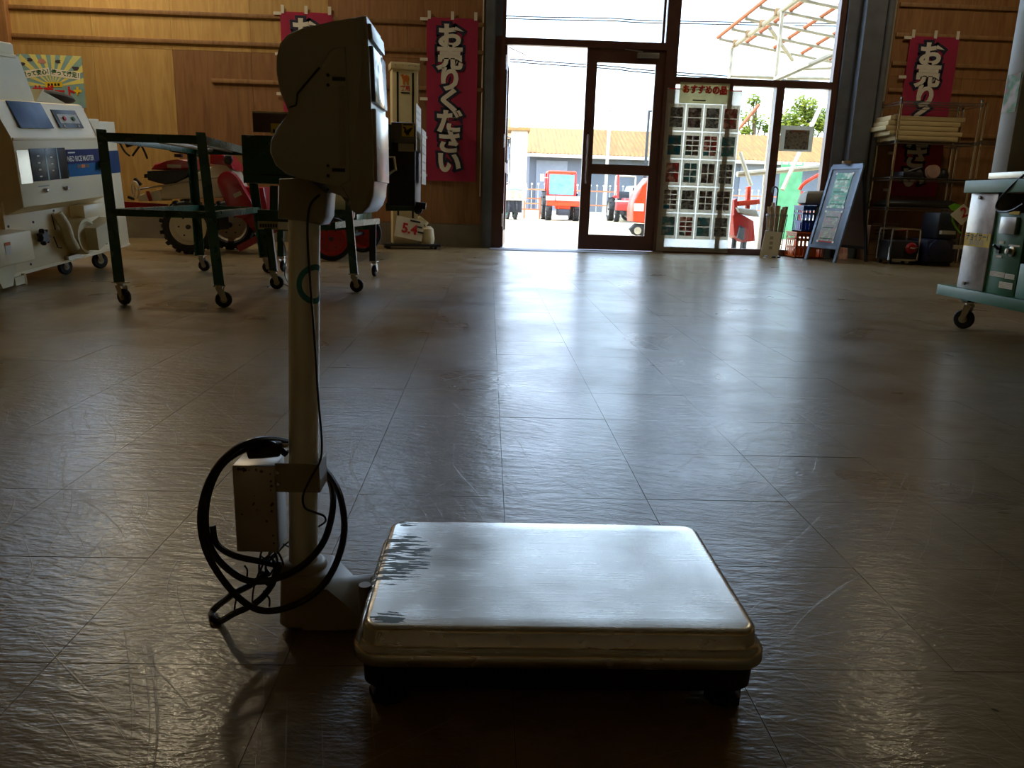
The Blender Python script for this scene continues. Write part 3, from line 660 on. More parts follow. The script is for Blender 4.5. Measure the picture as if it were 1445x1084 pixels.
def caster(parent, p, r=0.042, head=0.0, top=None, wheelmat=None):
    """swivel caster standing on the floor below p; fork is the part, wheel the sub-part"""
    p = Vector(p); d = Vector((math.cos(head), math.sin(head), 0)); s = Vector((-d.y, d.x, 0))
    c = Vector((p.x, p.y, r)); tz = top if top else 2*r+0.035; hub = c-d*0.018; hub.z = tz
    f = MB()
    f.prism([hub+s*0.03+d*0.03-Vector((0, 0, 0.006)), hub-s*0.03+d*0.03-Vector((0, 0, 0.006)), hub-s*0.03-d*0.03-Vector((0, 0, 0.006)), hub+s*0.03-d*0.03-Vector((0, 0, 0.006))], (0, 0, 0.006))
    f.cyl(hub-Vector((0, 0, 0.022)), hub-Vector((0, 0, 0.006)), 0.02, seg=12)
    for k in (-1, 1):
        q = s*0.019*k
        f.prism([hub+q+d*0.02-Vector((0, 0, 0.018)), hub+q-d*0.02-Vector((0, 0, 0.018)), c+q-d*0.009-Vector((0, 0, 0.006)), c+q+d*0.012-Vector((0, 0, 0.006)), c+q+d*0.014+Vector((0, 0, 0.008))], s*0.002*k)
    f.cyl(c-s*0.023, c+s*0.023, 0.006, seg=8)
    fo = f.build('caster', MAT['zinc'], parent)
    w = MB(); w.lathe([(0.008, -0.014), (r*0.62, -0.014), (r*0.9, -0.013), (r, -0.007), (r, 0.007), (r*0.9, 0.013), (r*0.62, 0.014), (0.008, 0.014)], c, s, 20)
    w.build('wheel', wheelmat or MAT['rubber'], fo)
    h = MB(); h.cyl(c-s*0.0155, c+s*0.0155, r*0.42, seg=12); h.build('hub', MAT['label_grey'], fo)
    return fo
def big_wheel(parent, c, r, axis, width, rim_r, rimmat, lugs=0, name='wheel'):
    c = Vector(c); a = Vector(axis).normalized(); h = width/2
    t = MB(); t.lathe([(rim_r, -h*0.8), (rim_r+0.3*(r-rim_r), -h), (r*0.95, -h*0.85), (r, -h*0.45), (r, h*0.45), (r*0.95, h*0.85), (rim_r+0.3*(r-rim_r), h), (rim_r, h*0.8)], c, a, 32)
    if lugs:
        q = a.to_track_quat('Z', 'Y')
        for k in range(lugs):
            for sd in (-1, 1):
                t0 = 2*math.pi*(k+(0.5 if sd > 0 else 0))/lugs
                rad = q @ Vector((math.cos(t0), math.sin(t0), 0)); tan = a.cross(rad)
                m = Matrix((tan, a, rad)).transposed()
                cc = c+rad*(r+0.004)+a*sd*h*0.45
                t.box(cc-Vector((0.017, h*0.5, 0.014)), cc+Vector((0.017, h*0.5, 0.014)), rot=m)
    w = t.build(name, MAT['rubber'], parent)
    d = MB(); d.lathe([(0.012, -h*0.5), (rim_r*0.35, -h*0.5), (rim_r*0.8, -h*0.25), (rim_r*0.93, -h*0.75), (rim_r*1.02, -h*0.85), (rim_r*1.02, h*0.85), (rim_r*0.93, h*0.75), (rim_r*0.8, h*0.25), (rim_r*0.35, h*0.5), (0.012, h*0.5)], c, a, 32)
    rm = d.build('rim', rimmat, w)
    b = MB(); q = a.to_track_quat('Z', 'Y'); b.cyl(c-a*h*0.95, c+a*h*0.95, rim_r*0.13, seg=10)
    for k in range(6):
        v = q @ Vector((math.cos(k*math.pi/3), math.sin(k*math.pi/3), 0))*rim_r*0.55; b.cyl(c+v-a*h*0.62, c+v+a*h*0.62, 0.008, seg=6)
    b.build('hub_bolts', MAT['engine'], w)
    return w

# ================================================================== rice milling machine (stands pitched on its feet)
RA = Vector((-2.87, 4.88, 0.06)); ru = Vector((0.057, 0.998, 0.078)).normalized(); rv = Vector((-0.998, 0.057, 0)).normalized(); rw = ru.cross(rv)
RM = Matrix((ru, rv, rw)).transposed()
rm = thing('rice_mill', 'cream rice milling machine with blue name panel and tall hopper', 'machine', RA, RM)
def LB(a, b, bevel=0.0): return MB(True).box(a, b, bevel=bevel)
LB((-0.08, 0.0, 0.0), (1.08, 0.62, 0.45), 0.006).build('lower_body', MAT['cream'], rm)
side = LB((1.08, 0.0, 0.0), (1.33, 0.60, 0.914), 0.006).build('end_tower', MAT['cream'], rm)
LB((1.19, -0.002, 0.55), (1.329, 0.001, 0.71)).build('blue_panel', mat('deep_blue_film', (20, 64, 120), 0.6, spec=0.15), side)
cab = MB(True); cab.prism([(-0.06, y, z) for y, z in ((-0.12, 0.415), (-0.12, 0.80), (-0.105, 0.815), (-0.03, 1.01), (-0.01, 1.02), (0.55, 1.02), (0.55, 0.45), (-0.01, 0.365))], (0.93, 0, 0), 0.006)
cab = cab.build('upper_cabinet', MAT['cream'], rm)
LB((-0.062, -0.127, 0.795), (0.872, -0.118, 0.812), 0.002).build('fold_trim', MAT['cream'], cab)
LB((0.87, -0.02, 0.62), (1.08, 0.5, 0.93), 0.004).build('duct_box', MAT['cream'], rm)
su = Vector((1, 0, 0)); sv = Vector((0, 0.09, 0.205)).normalized(); so_ = Vector((0, -0.11, 0.815))   # sloping fascia
MAT['blue_win'] = mat('smoked_blue_acrylic', (40, 66, 112), 0.4, spec=0.25, var=0.12, c2=(60, 92, 128))
plate('inspection_window', MAT['blue_win'], cab, so_, su, sv, 0.07, 0.40, 0.05, 0.215, 0.004, 0.006, bevel=0.002, local=True)
cp = plate('control_panel', MAT['black'], cab, so_, su, sv, 0.475, 0.745, 0.055, 0.175, 0.003, 0.005, bevel=0.001, local=True)
plate('switch_plate', MAT['label_grey'], cp, so_, su, sv, 0.505, 0.725, 0.085, 0.145, 0.008, 0.002, local=True)
for x, m_ in ((0.565, 'ink_red'), (0.665, 'ink_green')):
    nrm = su.cross(sv); c = so_+su*x+sv*0.115; b = MB(True); b.cyl(c, c+nrm*0.018, 0.014, seg=12); b.build('push_button', MAT[m_], cp)
for x in (0.525, 0.69):
    c = so_+su*x+sv*0.068; b = MB(True); b.cyl(c, c+su.cross(sv)*0.012, 0.008, seg=10); b.build('indicator_lamp', MAT['paper'], cp)
fo, fu, fv = Vector((0, -0.12, 0)), Vector((1, 0, 0)), Vector((0, 0, 1))
gw = plate('gauge_window', mat('dark_smoked_acrylic', (26, 32, 40), 0.3, spec=0.25, var=0.1), cab, fo, fu, fv, 0.07, 0.435, 0.558, 0.748, 0.002, 0.004, bevel=0.0015, local=True)
for x in (0.215, 0.335): plate('scale_line', mat('pale_blue_line', (128, 176, 196), 0.4), gw, fo, fu, fv, x, x+0.012, 0.56, 0.746, 0.0065, 0.0006, local=True)
for x, zs in ((0.145, (0.70, 0.66, 0.62, 0.58)), (0.275, (0.69, 0.65, 0.61))):
    for z in zs: plate('scale_tick', MAT['ink_white'], gw, fo, fu, fv, x-0.012, x+0.012, z, z+0.008, 0.0065, 0.0006, local=True)
plate('reflection_strip', mat('silver_film', (190, 188, 182), 0.25, metal=0.7, var=0.06), cab, fo, fu, fv, -0.045, 0.066, 0.55, 0.74, 0.001, 0.001, local=True)  # silver film strip added where the cabinet only shows a reflection
nb = plate('name_panel', mat('mid_blue_film', (14, 104, 168), 0.6, spec=0.15), cab, fo, fu, fv, 0.448, 0.868, 0.565, 0.735, 0.001, 0.0015, local=True)
plate('name_band', mat('navy_film', (34, 38, 110), 0.6, spec=0.15), nb, fo, fu, fv, 0.448, 0.868, 0.645, 0.735, 0.003, 0.0008, local=True)
def rl(x, y, z): return RA+ru*x+rv*y+rw*z
text_part('lettering', 'NEO RICE MASTER', MAT['ink_white'], nb, rl(0.605, -0.1245, 0.676), ru, rw, 0.046, 0.0012, sx=0.82)
plate('maker_line', MAT['ink_white'], nb, fo, fu, fv, 0.465, 0.545, 0.712, 0.720, 0.004, 0.0006, local=True)
for k in range(3): plate('badge', MAT['orange_ink'] if k == 1 else mat('brown_badge', (90, 66, 60), 0.5), nb, fo, fu, fv, 0.55+k*0.05, 0.595+k*0.05, 0.617, 0.638, 0.003, 0.0008, local=True)
lv = MB(True); lv.cyl((0.84, -0.12, 0.63), (0.84, -0.16, 0.63), 0.03, seg=14); lv.build('dial_knob', MAT['black'], cab)
for x in (0.17, 0.39):
    b = MB(True); b.lathe([(0.004, 0), (0.013, 0.0), (0.013, 0.012), (0.009, 0.020), (0.003, 0.022)], (x, -0.12, 0.50), (0, -1, 0), 14); b.build('lock_knob', MAT['chrome'], cab)
plate('small_label', MAT['label_grey'], cab, fo, fu, fv, 0.11, 0.22, 0.522, 0.530, 0.001, 0.001, local=True)
# lower front
LB((-0.42, -0.13, 0.105), (-0.04, 0.05, 0.285), 0.012).build('motor_cover', MAT['cream'], rm)
mc = rm.children[-1]
plate('warning_label', MAT['paper'], mc, Vector((0, -0.13, 0)), fu, fv, -0.30, -0.25, 0.17, 0.24, 0.001, 0.001, local=True)
plate('warning_band', MAT['orange_ink'], mc, Vector((0, -0.13, 0)), fu, fv, -0.30, -0.25, 0.222, 0.24, 0.0022, 0.0006, local=True)
kn = MB(True); n = 42
kn.loft([[(0.225+(0.045+0.009*math.cos(7*t))*s_*math.cos(t), y, 0.205+(0.045+0.009*math.cos(7*t))*s_*math.sin(t)) for t in [2*math.pi*k/n for k in range(n)]] for y, s_ in ((-0.015, 0.9), (-0.022, 1), (-0.042, 1), (-0.05, 0.8))])
kn.cyl((0.225, 0, 0.205), (0.225, -0.02, 0.205), 0.014, seg=10); kn.build('star_knob', MAT['black'], rm)
LB((0.60, -0.10, 0.285), (0.88, 0.02, 0.37), 0.004).build('outlet_box', MAT['cream'], rm)
bl = MB(True); bl.lathe([(0.01, 0), (0.125, 0.0), (0.125, 0.08), (0.115, 0.10), (0.10, 0.10), (0.08, 0.085), (0.01, 0.085)], (0.60, 0.0, 0.165), (0, -1, 0), 28)
bl.build('blower_housing', MAT['cream_dim'], rm)
spt = MB(True)
spt.loft([[(0.60, -0.075, 0.07), (0.60, -0.075, 0.22), (0.60, -0.165, 0.22), (0.60, -0.165, 0.07)], [(0.84, -0.06, 0.16), (0.84, -0.06, 0.27), (0.84, -0.18, 0.27), (0.84, -0.18, 0.16)]], True, False)
spt.loft([[(0.85, -0.055, 0.155), (0.85, -0.055, 0.275), (0.85, -0.185, 0.275), (0.85, -0.185, 0.155)], [(0.865, -0.055, 0.155), (0.865, -0.055, 0.275), (0.865, -0.185, 0.275), (0.865, -0.185, 0.155)]], False, False)
spt.build('discharge_spout', MAT['cream_dim'], rm)
pp = MB(True); pp.tube([(0.42, -0.02, 0.33), (0.44, -0.05, 0.25), (0.45, -0.06, 0.16), (0.50, -0.06, 0.10)], 0.035, 12, n=5); pp.build('feed_pipe', MAT['cream_dim'], rm)
rd = MB(True); rd.tube([(0.375, -0.01, 0.33), (0.39, -0.012, 0.23)], 0.003, 6); rd.tube([(0.36, -0.01, 0.19), (0.36, -0.03, 0.12), (0.40, -0.03, 0.11)], 0.004, 6); rd.build('link_rod', MAT['engine'], rm)
LB((0.46, -0.03, 0.02), (0.62, 0.0, 0.045)).build('hose_clip', MAT['zinc'], rm)
for x, z in ((-0.05, 0.30), (0.19, 0.30), (0.42, 0.35), (0.95, 0.32), (0.68, 0.06), (1.0, 0.06), (0.10, 0.05)):
    sc = MB(True); sc.cyl((x, -0.004, z), (x, 0.001, z), 0.008, seg=8); sc.build('panel_screw', MAT['engine'], rm)
LB((-0.08, -0.004, 0.0), (1.33, 0.02, 0.018)).build('base_rail', MAT['cream'], rm)
ftm = MB(True); ftm.prism([(-0.40, -0.10, 0.105), (-0.18, -0.10, 0.105), (-0.24, -0.10, -0.02), (-0.33, -0.10, -0.02)], (0, 0.05, 0)); ftm.box((-0.10, -0.02, -0.05), (0.01, 0.12, 0.0)); ftm.cyl((0.0, -0.01, -0.06), (0.0, -0.01, 0.01), 0.014, seg=8); ftm.build('front_foot', MAT['cream_dim'], rm)
caster(rm, rl(0.62, 0.10, 0), 0.055, 1.2); caster(rm, rl(1.1, 0.12, 0), 0.06, 1.0)
hp = MB(True)
hp.loft([[(x0, y0, z), (x1, y0, z), (x1, y1, z), (x0, y1, z)] for z, x0, x1, y0, y1 in ((1.02, -0.05, 0.43, 0.02, 0.42), (1.06, -0.05, 0.42, 0.02, 0.42), (1.28, 0.03, 0.40, 0.06, 0.38))])
hp.loft([[(x, y, z) for x, y in rrect(0.215, 0.22, 0.19+o_, 0.165+o_, 0.06)] for z, o_ in ((1.265, -0.01), (1.27, 0.004), (1.285, 0.004), (1.29, -0.004), (1.345, -0.004), (1.352, -0.012))])
hp.build('hopper', MAT['cream_dim'], rm)
fl_ = MB(True); fl_.prism([(0.86, 0.02, 0.93), (0.98, 0.02, 1.0), (0.96, 0.02, 0.90)], (0, 0.16, 0)); fl_.build('side_flap', MAT['cream'], rm)

pap = MB(); q = [rl(x, y, z) for x, y, z in ((0.46, 0.03, 1.024), (0.78, 0.03, 1.024))]
pap.prism([q[0], rl(0.58, 0.05, 1.09), q[1]], rv*0.2); pap.prism([q[0]+rw*0.001, rl(0.55, 0.03, 1.10), rl(0.57, 0.03, 1.10)], rv*0.19)
o = pap.build('folded_paper', paper_mat('cream_paper', (226, 220, 190), 0.2)); tag(o, 'folded cream paper lying on top of the rice mill', 'paper')
bag = MB(); c = rl(0.86, 0.16, 1.065)
bag.loft([[c+ru*(t+0.02*math.sin(a))+rv*(0.11*s_*math.cos(a))+rw*(0.034*s_*math.sin(a)-0.14*t) for a in [2*math.pi*k/12 for k in range(12)]] for t, s_ in ((-0.16, 0.1), (-0.13, 0.6), (-0.05, 1.0), (0.06, 1.0), (0.14, 0.7), (0.17, 0.15))])
o = bag.build('brown_pouch', mat('dark_brown_cloth', (54, 44, 40), 0.8)); tag(o, 'dark brown pouch on the end of the rice mill top', 'pouch')

# ================================================================== poster behind the mill
pst = thing('sunburst_poster', 'poster with blue and yellow sunburst above the rice mill', 'poster', (-5.13, WY-0.012, 1.78))
px0, px1, pz0, pz1 = -5.52, -4.78, 1.50, 2.07; yp = WY-0.0125
sh = MB(); sh.box((px0, yp-0.0012, pz0), (px1, yp, pz1)); sheet = sh.build('sheet', mat('poster_blue', (112, 150, 168), 0.5, c2=(140, 176, 168)), pst)
cx, cz = -5.14, 1.72; MAT['ray'] = mat('ray_yellow', (222, 210, 110), 0.5, c2=(206, 206, 140))
k = 0
for a in range(8, 172, 18):
    a0, a1 = math.radians(a), math.radians(a+9); pts = []
    for t in (a0, a1):
        dx, dz = math.cos(t), math.sin(t); s_ = min((px1-cx)/dx if dx > 1e-6 else ((px0-cx)/dx if dx < -1e-6 else 9), (pz1-cz)/dz)
        pts.append((cx+dx*s_, yp-0.002, cz+dz*s_))
    r_ = MB(); r_.prism([(cx, yp-0.002, cz)]+pts, (0, 0.0006, 0)); r_.build('ray', MAT['ray'], sheet, smooth=0)
for bx, bz, ang, txt in ((-5.325, 1.865, 0.16, '買って安心！'), (-4.98, 1.865, -0.10, '使って満足！')):
    ux = Vector((math.cos(ang), 0, math.sin(ang))); uz = Vector((-math.sin(ang), 0, math.cos(ang)))
    bn = plate('banner', MAT['paper'], pst, (bx, yp-0.0024, bz), ux, uz, -0.165, 0.165, -0.042, 0.042, 0, 0.0006)
    text_part('lettering', txt, MAT['ink_green'], bn, (bx+0.012, yp-0.0032, bz), ux, uz, 0.062, 0.0022, sx=0.95)
yb = plate('yellow_tag', MAT['yellow'], pst, (-5.13, yp-0.0024, 1.745), (1, 0, 0.05), (-0.05, 0, 1), -0.10, 0.10, -0.028, 0.028, 0, 0.0006)
for k in range(4): plate('printed_mark', MAT['ink'], yb, (-5.13, yp-0.0032, 1.745), (1, 0, 0.05), (-0.05, 0, 1), -0.07+k*0.038, -0.045+k*0.038, -0.014, 0.014, 0, 0.0004)
text_part('red_lettering', 'サポート', MAT['ink_red'], pst, (-5.13, yp-0.0026, 1.665), (1, 0, 0), (0, 0, 1), 0.125, 0.006)
text_part('plus_sign', '+', MAT['yellow'], pst, (-4.86, yp-0.0026, 1.675), (1, 0, 0), (0, 0, 1), 0.16, 0.008)
for x, z, w in ((-5.47, 1.96, 0.05), (-5.38, 2.01, 0.05), (-5.05, 2.0, 0.05), (-4.86, 1.93, 0.06), (-5.24, 2.0, 0.07)):
    bl = MB(); bl.prism([(x+w*0.6*math.cos(t)*(1+0.35*math.sin(3*t+x*9)), yp-0.0028, z+w*0.5*math.sin(t)*(1+0.3*math.cos(2*t))) for t in [2*math.pi*i/14 for i in range(14)]], (0, 0.0005, 0)); bl.build('printed_figure', mat('figure_ink', (64, 60, 72) if x != -5.24 else (196, 140, 130), 0.6), pst)

# ================================================================== green wheeled frame
gf = thing('frame_stand', 'empty green angle-iron stand on casters beside the rice mill', 'stand', (-1.9, 5.3, 0))
T = {'nl': P(143, 190, 4.70), 'nr': P(283, 192, 4.68), 'rl': P(272, 210, 6.0), 'rr': P(352, 208, 6.0)}
B = {'nl': G(168, 398, 0.12), 'nr': G(309, 402, 0.12), 'rl': P(284, 366, 6.0), 'rr': P(374, 366, 6.0)}
topz = sum(v.z for v in T.values())/4
for k in T: T[k].z = topz
for k in B: B[k].z = 0.118
def angle_bar(a, b, name, parent, w=0.042, up=(0, 0, 1)):
    m = MB(); m.bar(a, b, w, 0.005, up)
    d = (Vector(b)-Vector(a)).normalized(); u = Vector(up)
    if abs(d.dot(u)) > 0.97: u = Vector((0, 1, 0))
    x = d.cross(u).normalized(); z = x.cross(d)
    off = x*(w/2)-z*(w/2); m.bar(Vector(a)+off, Vector(b)+off, 0.005, w, up)
    return m.build(name, MAT['green'], parent)
for k in T: angle_bar(B[k], T[k]+Vector((0, 0, 0.02)), 'leg', gf, 0.05)
for a, b in (('nl', 'nr'), ('rl', 'rr'), ('nl', 'rl'), ('nr', 'rr')):
    angle_bar(T[a], T[b], 'top_rail', gf, 0.045)
    f_ = 0.53; ma, mb_ = T[a].lerp(B[a], f_), T[b].lerp(B[b], f_); angle_bar(ma, mb_, 'middle_rail', gf, 0.035)
for t in (0.35, 0.7):
    r_ = MB(); a, b = T['nl'].lerp(T['nr'], t), T['rl'].lerp(T['rr'], t); r_.tube([a-Vector((0, 0, 0.015)), b-Vector((0, 0, 0.015))], 0.014, 10); r_.build('streak_tube', MAT['zinc'], gf)  # bright tubes added to stand for the lit streak on the angle iron
for k in B: caster(gf, (B[k].x+0.02, B[k].y, 0), 0.043, random.uniform(-0.5, 0.5), 0.12)

# ================================================================== walking tractor behind the frame
tl = thing('walking_tractor', 'red and white two-wheeled walking tractor by the plywood wall', 'tractor', (-2.7, 7.9, 0))
def prism_px(pts, Y, depth, name, m, parent, bevel=0.01, label=None):
    b = MB(); b.prism([P(x, y, Y) for x, y in pts], (0, depth, 0), bevel); return b.build(name, m, parent, label)
MAT['tl_white'] = mat('offwhite_enamel', (216, 206, 184), 0.35, var=0.05)
prism_px([(226, 281), (228, 264), (262, 252), (294, 236), (318, 232), (326, 240), (336, 262), (336, 276), (300, 279)], 7.75, 0.32, 'body_panel', MAT['tl_white'], tl)
prism_px([(194, 284), (197, 275), (208, 272), (226, 268), (229, 283)], 7.78, 0.26, 'gearbox_cover', MAT['tl_white'], tl)
tk = prism_px([(212, 239), (218, 231), (235, 227), (250, 225), (270, 225), (271, 238)], 7.70, 0.40, 'fuel_tank', MAT['red'], tl, 0.02)
plate('brand_strip', MAT['label_grey'], tk, P(236, 235, 7.70), (1, 0, 0), (0, 0, 1), 0.0, 0.13, -0.01, 0.02, 0.001, 0.001)
cp_ = MB(); q = P(252, 222, 7.9); cp_.cyl(q, q+Vector((0, 0, 0.03)), 0.04, seg=14); cp_.build('filler_cap', MAT['black'], tk)
prism_px([(207, 241), (270, 240), (262, 250), (240, 262), (222, 258), (208, 254)], 7.72, 0.36, 'engine', MAT['engine'], tl)
prism_px([(203, 246), (208, 245), (208, 251), (203, 251)], 7.8, 0.1, 'exhaust', MAT['black'], tl, 0.004)
cw = prism_px([(296, 214), (316, 219), (326, 231), (330, 240), (318, 232), (296, 232)], 7.74, 0.36, 'cowl', MAT['red'], tl)
hl = MB(); q = P(322, 225, 7.72); hl.ball(q, 0.045, 1, 0.6, 1.1); hl.build('headlight', MAT['black'], cw)
cc = MB(); a, b = P(321, 257, 7.68), P(338, 290, 7.68)
dv = (b-a).normalized(); sd_ = dv.cross(Vector((0, 1, 0))).normalized(); pts = []
for t in range(9): an = math.pi*t/8; pts.append(a+sd_*0.10*math.cos(an)-dv*0.10*math.sin(an))
for t in range(9): an = math.pi*t/8; pts.append(b-sd_*0.12*math.cos(an)+dv*0.12*math.sin(an))
cc.prism(pts, (0, 0.09, 0), 0.012); ch = cc.build('chain_case', MAT['red'], tl)
plate('chain_label', MAT['label_grey'], ch, P(334, 275, 7.68), (1, 0, 0.5), (-0.5, 0, 1), -0.03, 0.05, -0.02, 0.02, 0.001, 0.001)
prism_px([(328, 262), (372, 264), (378, 300), (374, 332), (356, 326), (338, 306)], 7.85, 0.5, 'rotary_cover', MAT['red'], tl, 0.03)
fr_ = MB(); fr_.bar(P(172, 290, 7.9), P(236, 294, 7.9), 0.06, 0.08); fr_.bar(P(196, 297, 7.85), P(232, 297, 7.85), 0.16, 0.08); fr_.bar(P(208, 270, 7.74), P(213, 284, 7.74), 0.04, 0.02); fr_.build('hitch_frame', MAT['red'], tl)
hw = MB(); c = P(191, 268, 7.72); n = 24
hw.tube([c+Vector((0.045*math.cos(2*math.pi*k/n), -0.03*math.cos(2*math.pi*k/n), 0.075*math.sin(2*math.pi*k/n))) for k in range(n)], 0.010, 8, closed=True)
for k in range(3): t = 2*math.pi*k/3; hw.tube([c, c+Vector((0.045*math.cos(t), -0.03*math.cos(t), 0.075*math.sin(t)))], 0.006, 6)
hw.build('handwheel', MAT['tl_white'], tl)
rd = MB(); rd.tube([c, P(315, 249, 7.70)], 0.008, 8); rd.build('adjusting_rod', MAT['zinc'], tl)
hb_ = MB(); hb_.tube([P(290, 222, 7.9), P(262, 206, 7.9), P(225, 196, 7.85), P(198, 201, 7.8), P(178, 204, 7.78)], 0.016, 8, n=5); hb_.tube([P(290, 226, 8.25), P(262, 210, 8.25), P(230, 200, 8.3), P(205, 203, 8.3)], 0.016, 8, n=5); hb_.build('handlebar', mat('olive_bar', (60, 56, 44), 0.4), tl)
gp = MB(); gp.tube([P(194, 200, 7.79), P(178, 205, 7.78)], 0.024, 10); gp.tube([P(218, 201, 8.3), P(205, 204, 8.3)], 0.024, 10); gp.build('grip', MAT['rubber'], tl)
for pts in ([(198, 205, 7.8), (192, 213, 7.8), (187, 220, 7.8)], [(198, 203, 7.8), (204, 214, 7.8), (208, 224, 7.8)], [(168, 200, 7.8), (176, 214, 7.8), (183, 220, 7.8)], [(238, 200, 7.9), (240, 212, 7.9), (262, 216, 7.9), (275, 222, 7.9)]):
    lv = MB(); lv.tube([P(*p) for p in pts], 0.010, 6, n=4); lv.build('lever', MAT['black'], tl)
for pts in (((190, 252), (199, 261)), ((181, 278), (189, 281))):
    b = MB(); b.bar(P(*pts[0], 7.9), P(*pts[1], 7.9), 0.03, 0.025); b.build('pedal', MAT['black'], tl)
axl = MB(); W1, W2 = P(268, 322, 7.58), P(329, 314, 8.32); r1 = W1.z; 
axl.cyl((W1.x+0.12, 7.95, W1.z), (W1.x+0.12, 8.2, W1.z), 0.05, seg=12)
big_wheel(tl, (W1.x, 7.58, 0.255), 0.242, (0.10, -1, 0), 0.15, 0.165, MAT['tl_white'], 14)
big_wheel(tl, (W1.x+0.16, 8.30, 0.255), 0.242, (0.10, -1, 0), 0.15, 0.165, MAT['tl_white'], 14)
ax2 = MB(); ax2.cyl((W1.x, 7.58, 0.255), (W1.x+0.16, 8.30, 0.255), 0.03, seg=10); ax2.box((W1.x-0.02, 7.8, 0.22), (W1.x+0.2, 8.1, 0.42)); ax2.build('axle', MAT['engine'], tl)
axl.bm.free()

# ================================================================== grain sorter on a green wheeled stand
gs = thing('grain_sorter', 'dark green grain sorting machine on casters behind the scale pole', 'machine', (-1.05, 5.4, 0))
def box_px(x0, y0, x1, y1, Y, depth, name, m, parent, bevel=0.004, label=None):
    a, b = P(x0, y0, Y), P(x1, y1, Y); k = MB(); k.box((a.x, Y, b.z), (b.x, Y+depth, a.z), bevel=bevel); return k.build(name, m, parent, label)
ub = box_px(340, 190, 470, 262, 5.0, 0.55, 'feed_box', MAT['green'], gs)
box_px(344, 247, 470, 249, 4.996, 0.01, 'seam', MAT['black'], ub, 0)
pp_ = box_px(356, 158, 470, 190, 5.1, 0.01, 'guard_plate', mat('banner_tinted_guard', (96, 74, 82), 0.2, var=0.1), gs, 0)  # opaque violet paints in the crimson banner showing through a clear plate
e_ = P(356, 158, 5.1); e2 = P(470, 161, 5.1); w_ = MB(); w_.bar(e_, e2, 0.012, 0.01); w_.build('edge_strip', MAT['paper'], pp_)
yl = box_px(382, 174, 404, 190, 5.095, 0.004, 'warning_label', MAT['yellow'], gs, 0)
for k in range(3): box_px(385+k*6, 182, 388+k*6, 188, 5.092, 0.003, 'symbol', MAT['ink'], yl, 0)
box_px(460, 172, 552, 210, 5.0, 0.4, 'rear_cabinet', MAT['green'], gs)
gp_ = box_px(552, 172, 585, 202, 5.0, 0.35, 'guard_cover', mat('smoked_grey_cover', (104, 102, 96), 0.3), gs)
bl_ = box_px(567, 174, 584, 193, 4.996, 0.003, 'bird_label', MAT['yellow'], gp_, 0)
o_ = P(575.5, 185.5, 4.994); bd = MB()
bd.prism([o_+Vector((x*0.035, 0, z*0.035)) for x, z in ((-0.95, 0.75), (-0.5, 0.75), (-0.15, 0.2), (0.35, 0.5), (0.9, 0.75), (0.55, 0.1), (0.2, -0.35), (0.3, -0.75), (0.0, -0.5), (-0.1, -0.85), (-0.3, -0.5), (-0.7, -0.1), (-0.6, 0.35))], (0, 0.002, 0)); bd.build('bird_figure', MAT['ink'], bl_)
plate('label_heading', MAT['ink'], bl_, P(575.5, 176, 4.993), (1, 0, 0), (0, 0, 1), -0.03, 0.03, -0.004, 0.004, 0, 0.001)
mb_ = box_px(548, 200, 586, 292, 5.02, 0.40, 'motor_housing', MAT['engine'], gs, 0.012)
box_px(562, 202, 584, 214, 5.015, 0.01, 'nameplate', MAT['label_grey'], mb_, 0)
sx_ = P(586, 180, 5.0).x
for nm, y0, y1, z0, z1, m_, lab in (('notice_sheet', 5.0, 5.36, 0.88, 1.16, MAT['paper'], None), ('hanging_tag', 5.1, 5.42, 0.68, 1.02, MAT['paper'], None)):
    b = MB(); xo = sx_+(0.002 if nm == 'notice_sheet' else 0.03); b.prism([(xo, y0, z0), (xo, y1, z0), (xo, y1, z1), (xo, y0, z1)], (0.003, 0, 0)); n_ = b.build(nm, m_, gs)
    for k in range(5):
        l = MB(); zz = z1-0.05-k*(z1-z0-0.08)/5; l.prism([(xo+0.0035, y0+0.04, zz), (xo+0.0035, y1-0.04, zz), (xo+0.0035, y1-0.04, zz+0.012), (xo+0.0035, y0+0.04, zz+0.012)], (0.0006, 0, 0)); l.build('text_line', MAT['label_grey'], n_)
lbx = box_px(363, 296, 425, 318, 4.98, 0.30, 'bracket_box', MAT['green'], gs)
ns = box_px(363, 312, 412, 325, 4.97, 0.012, 'name_strip', MAT['label_grey'], lbx, 0.001)
for k in range(7): plate('printed_mark', MAT['ink'], ns, P(378, 318.5, 4.968), (1, 0, 0.02), (0, 0, 1), -0.05+k*0.016, -0.039+k*0.016, -0.011, 0.011, 0, 0.0006)
box_px(392, 313, 411, 324, 4.967, 0.003, 'maker_plate', MAT['ink_white'], lbx, 0)
rl_ = MB(); rl_.bar(P(545, 292, 5.1), P(586, 292, 5.1), 0.05, 0.05); rl_.bar(P(470, 318, 5.0), P(533, 312, 5.9), 0.03, 0.04); rl_.bar(P(395, 300, 5.0), P(500, 302, 5.0), 0.04, 0.05); rl_.bar(P(400, 322, 5.95), P(526, 320, 5.95), 0.03, 0.04)
rl_.bar(P(388, 262, 5.02), P(388, 300, 5.02), 0.05, 0.05); rl_.bar(P(494, 200, 5.02), P(494, 300, 5.02), 0.05, 0.05); rl_.bar(P(549, 210, 5.1), P(549, 292, 5.1), 0.02, 0.03); rl_.build('stand_frame', MAT['green'], gs)
kb = MB(); kb.cyl(P(580, 289, 5.08), P(601, 291, 5.08), 0.022, seg=12); kb.ball(P(590, 296, 5.08), 0.03); kb.build('clamp_knob', MAT['black'], gs)
fn = MB(); fn.tube([P(545, 222, 5.0), P(556, 222, 5.0), P(558, 240, 5.0), P(546, 248, 5.0)], 0.012, 8); fn.build('grab_bar', MAT['chrome'], gs)
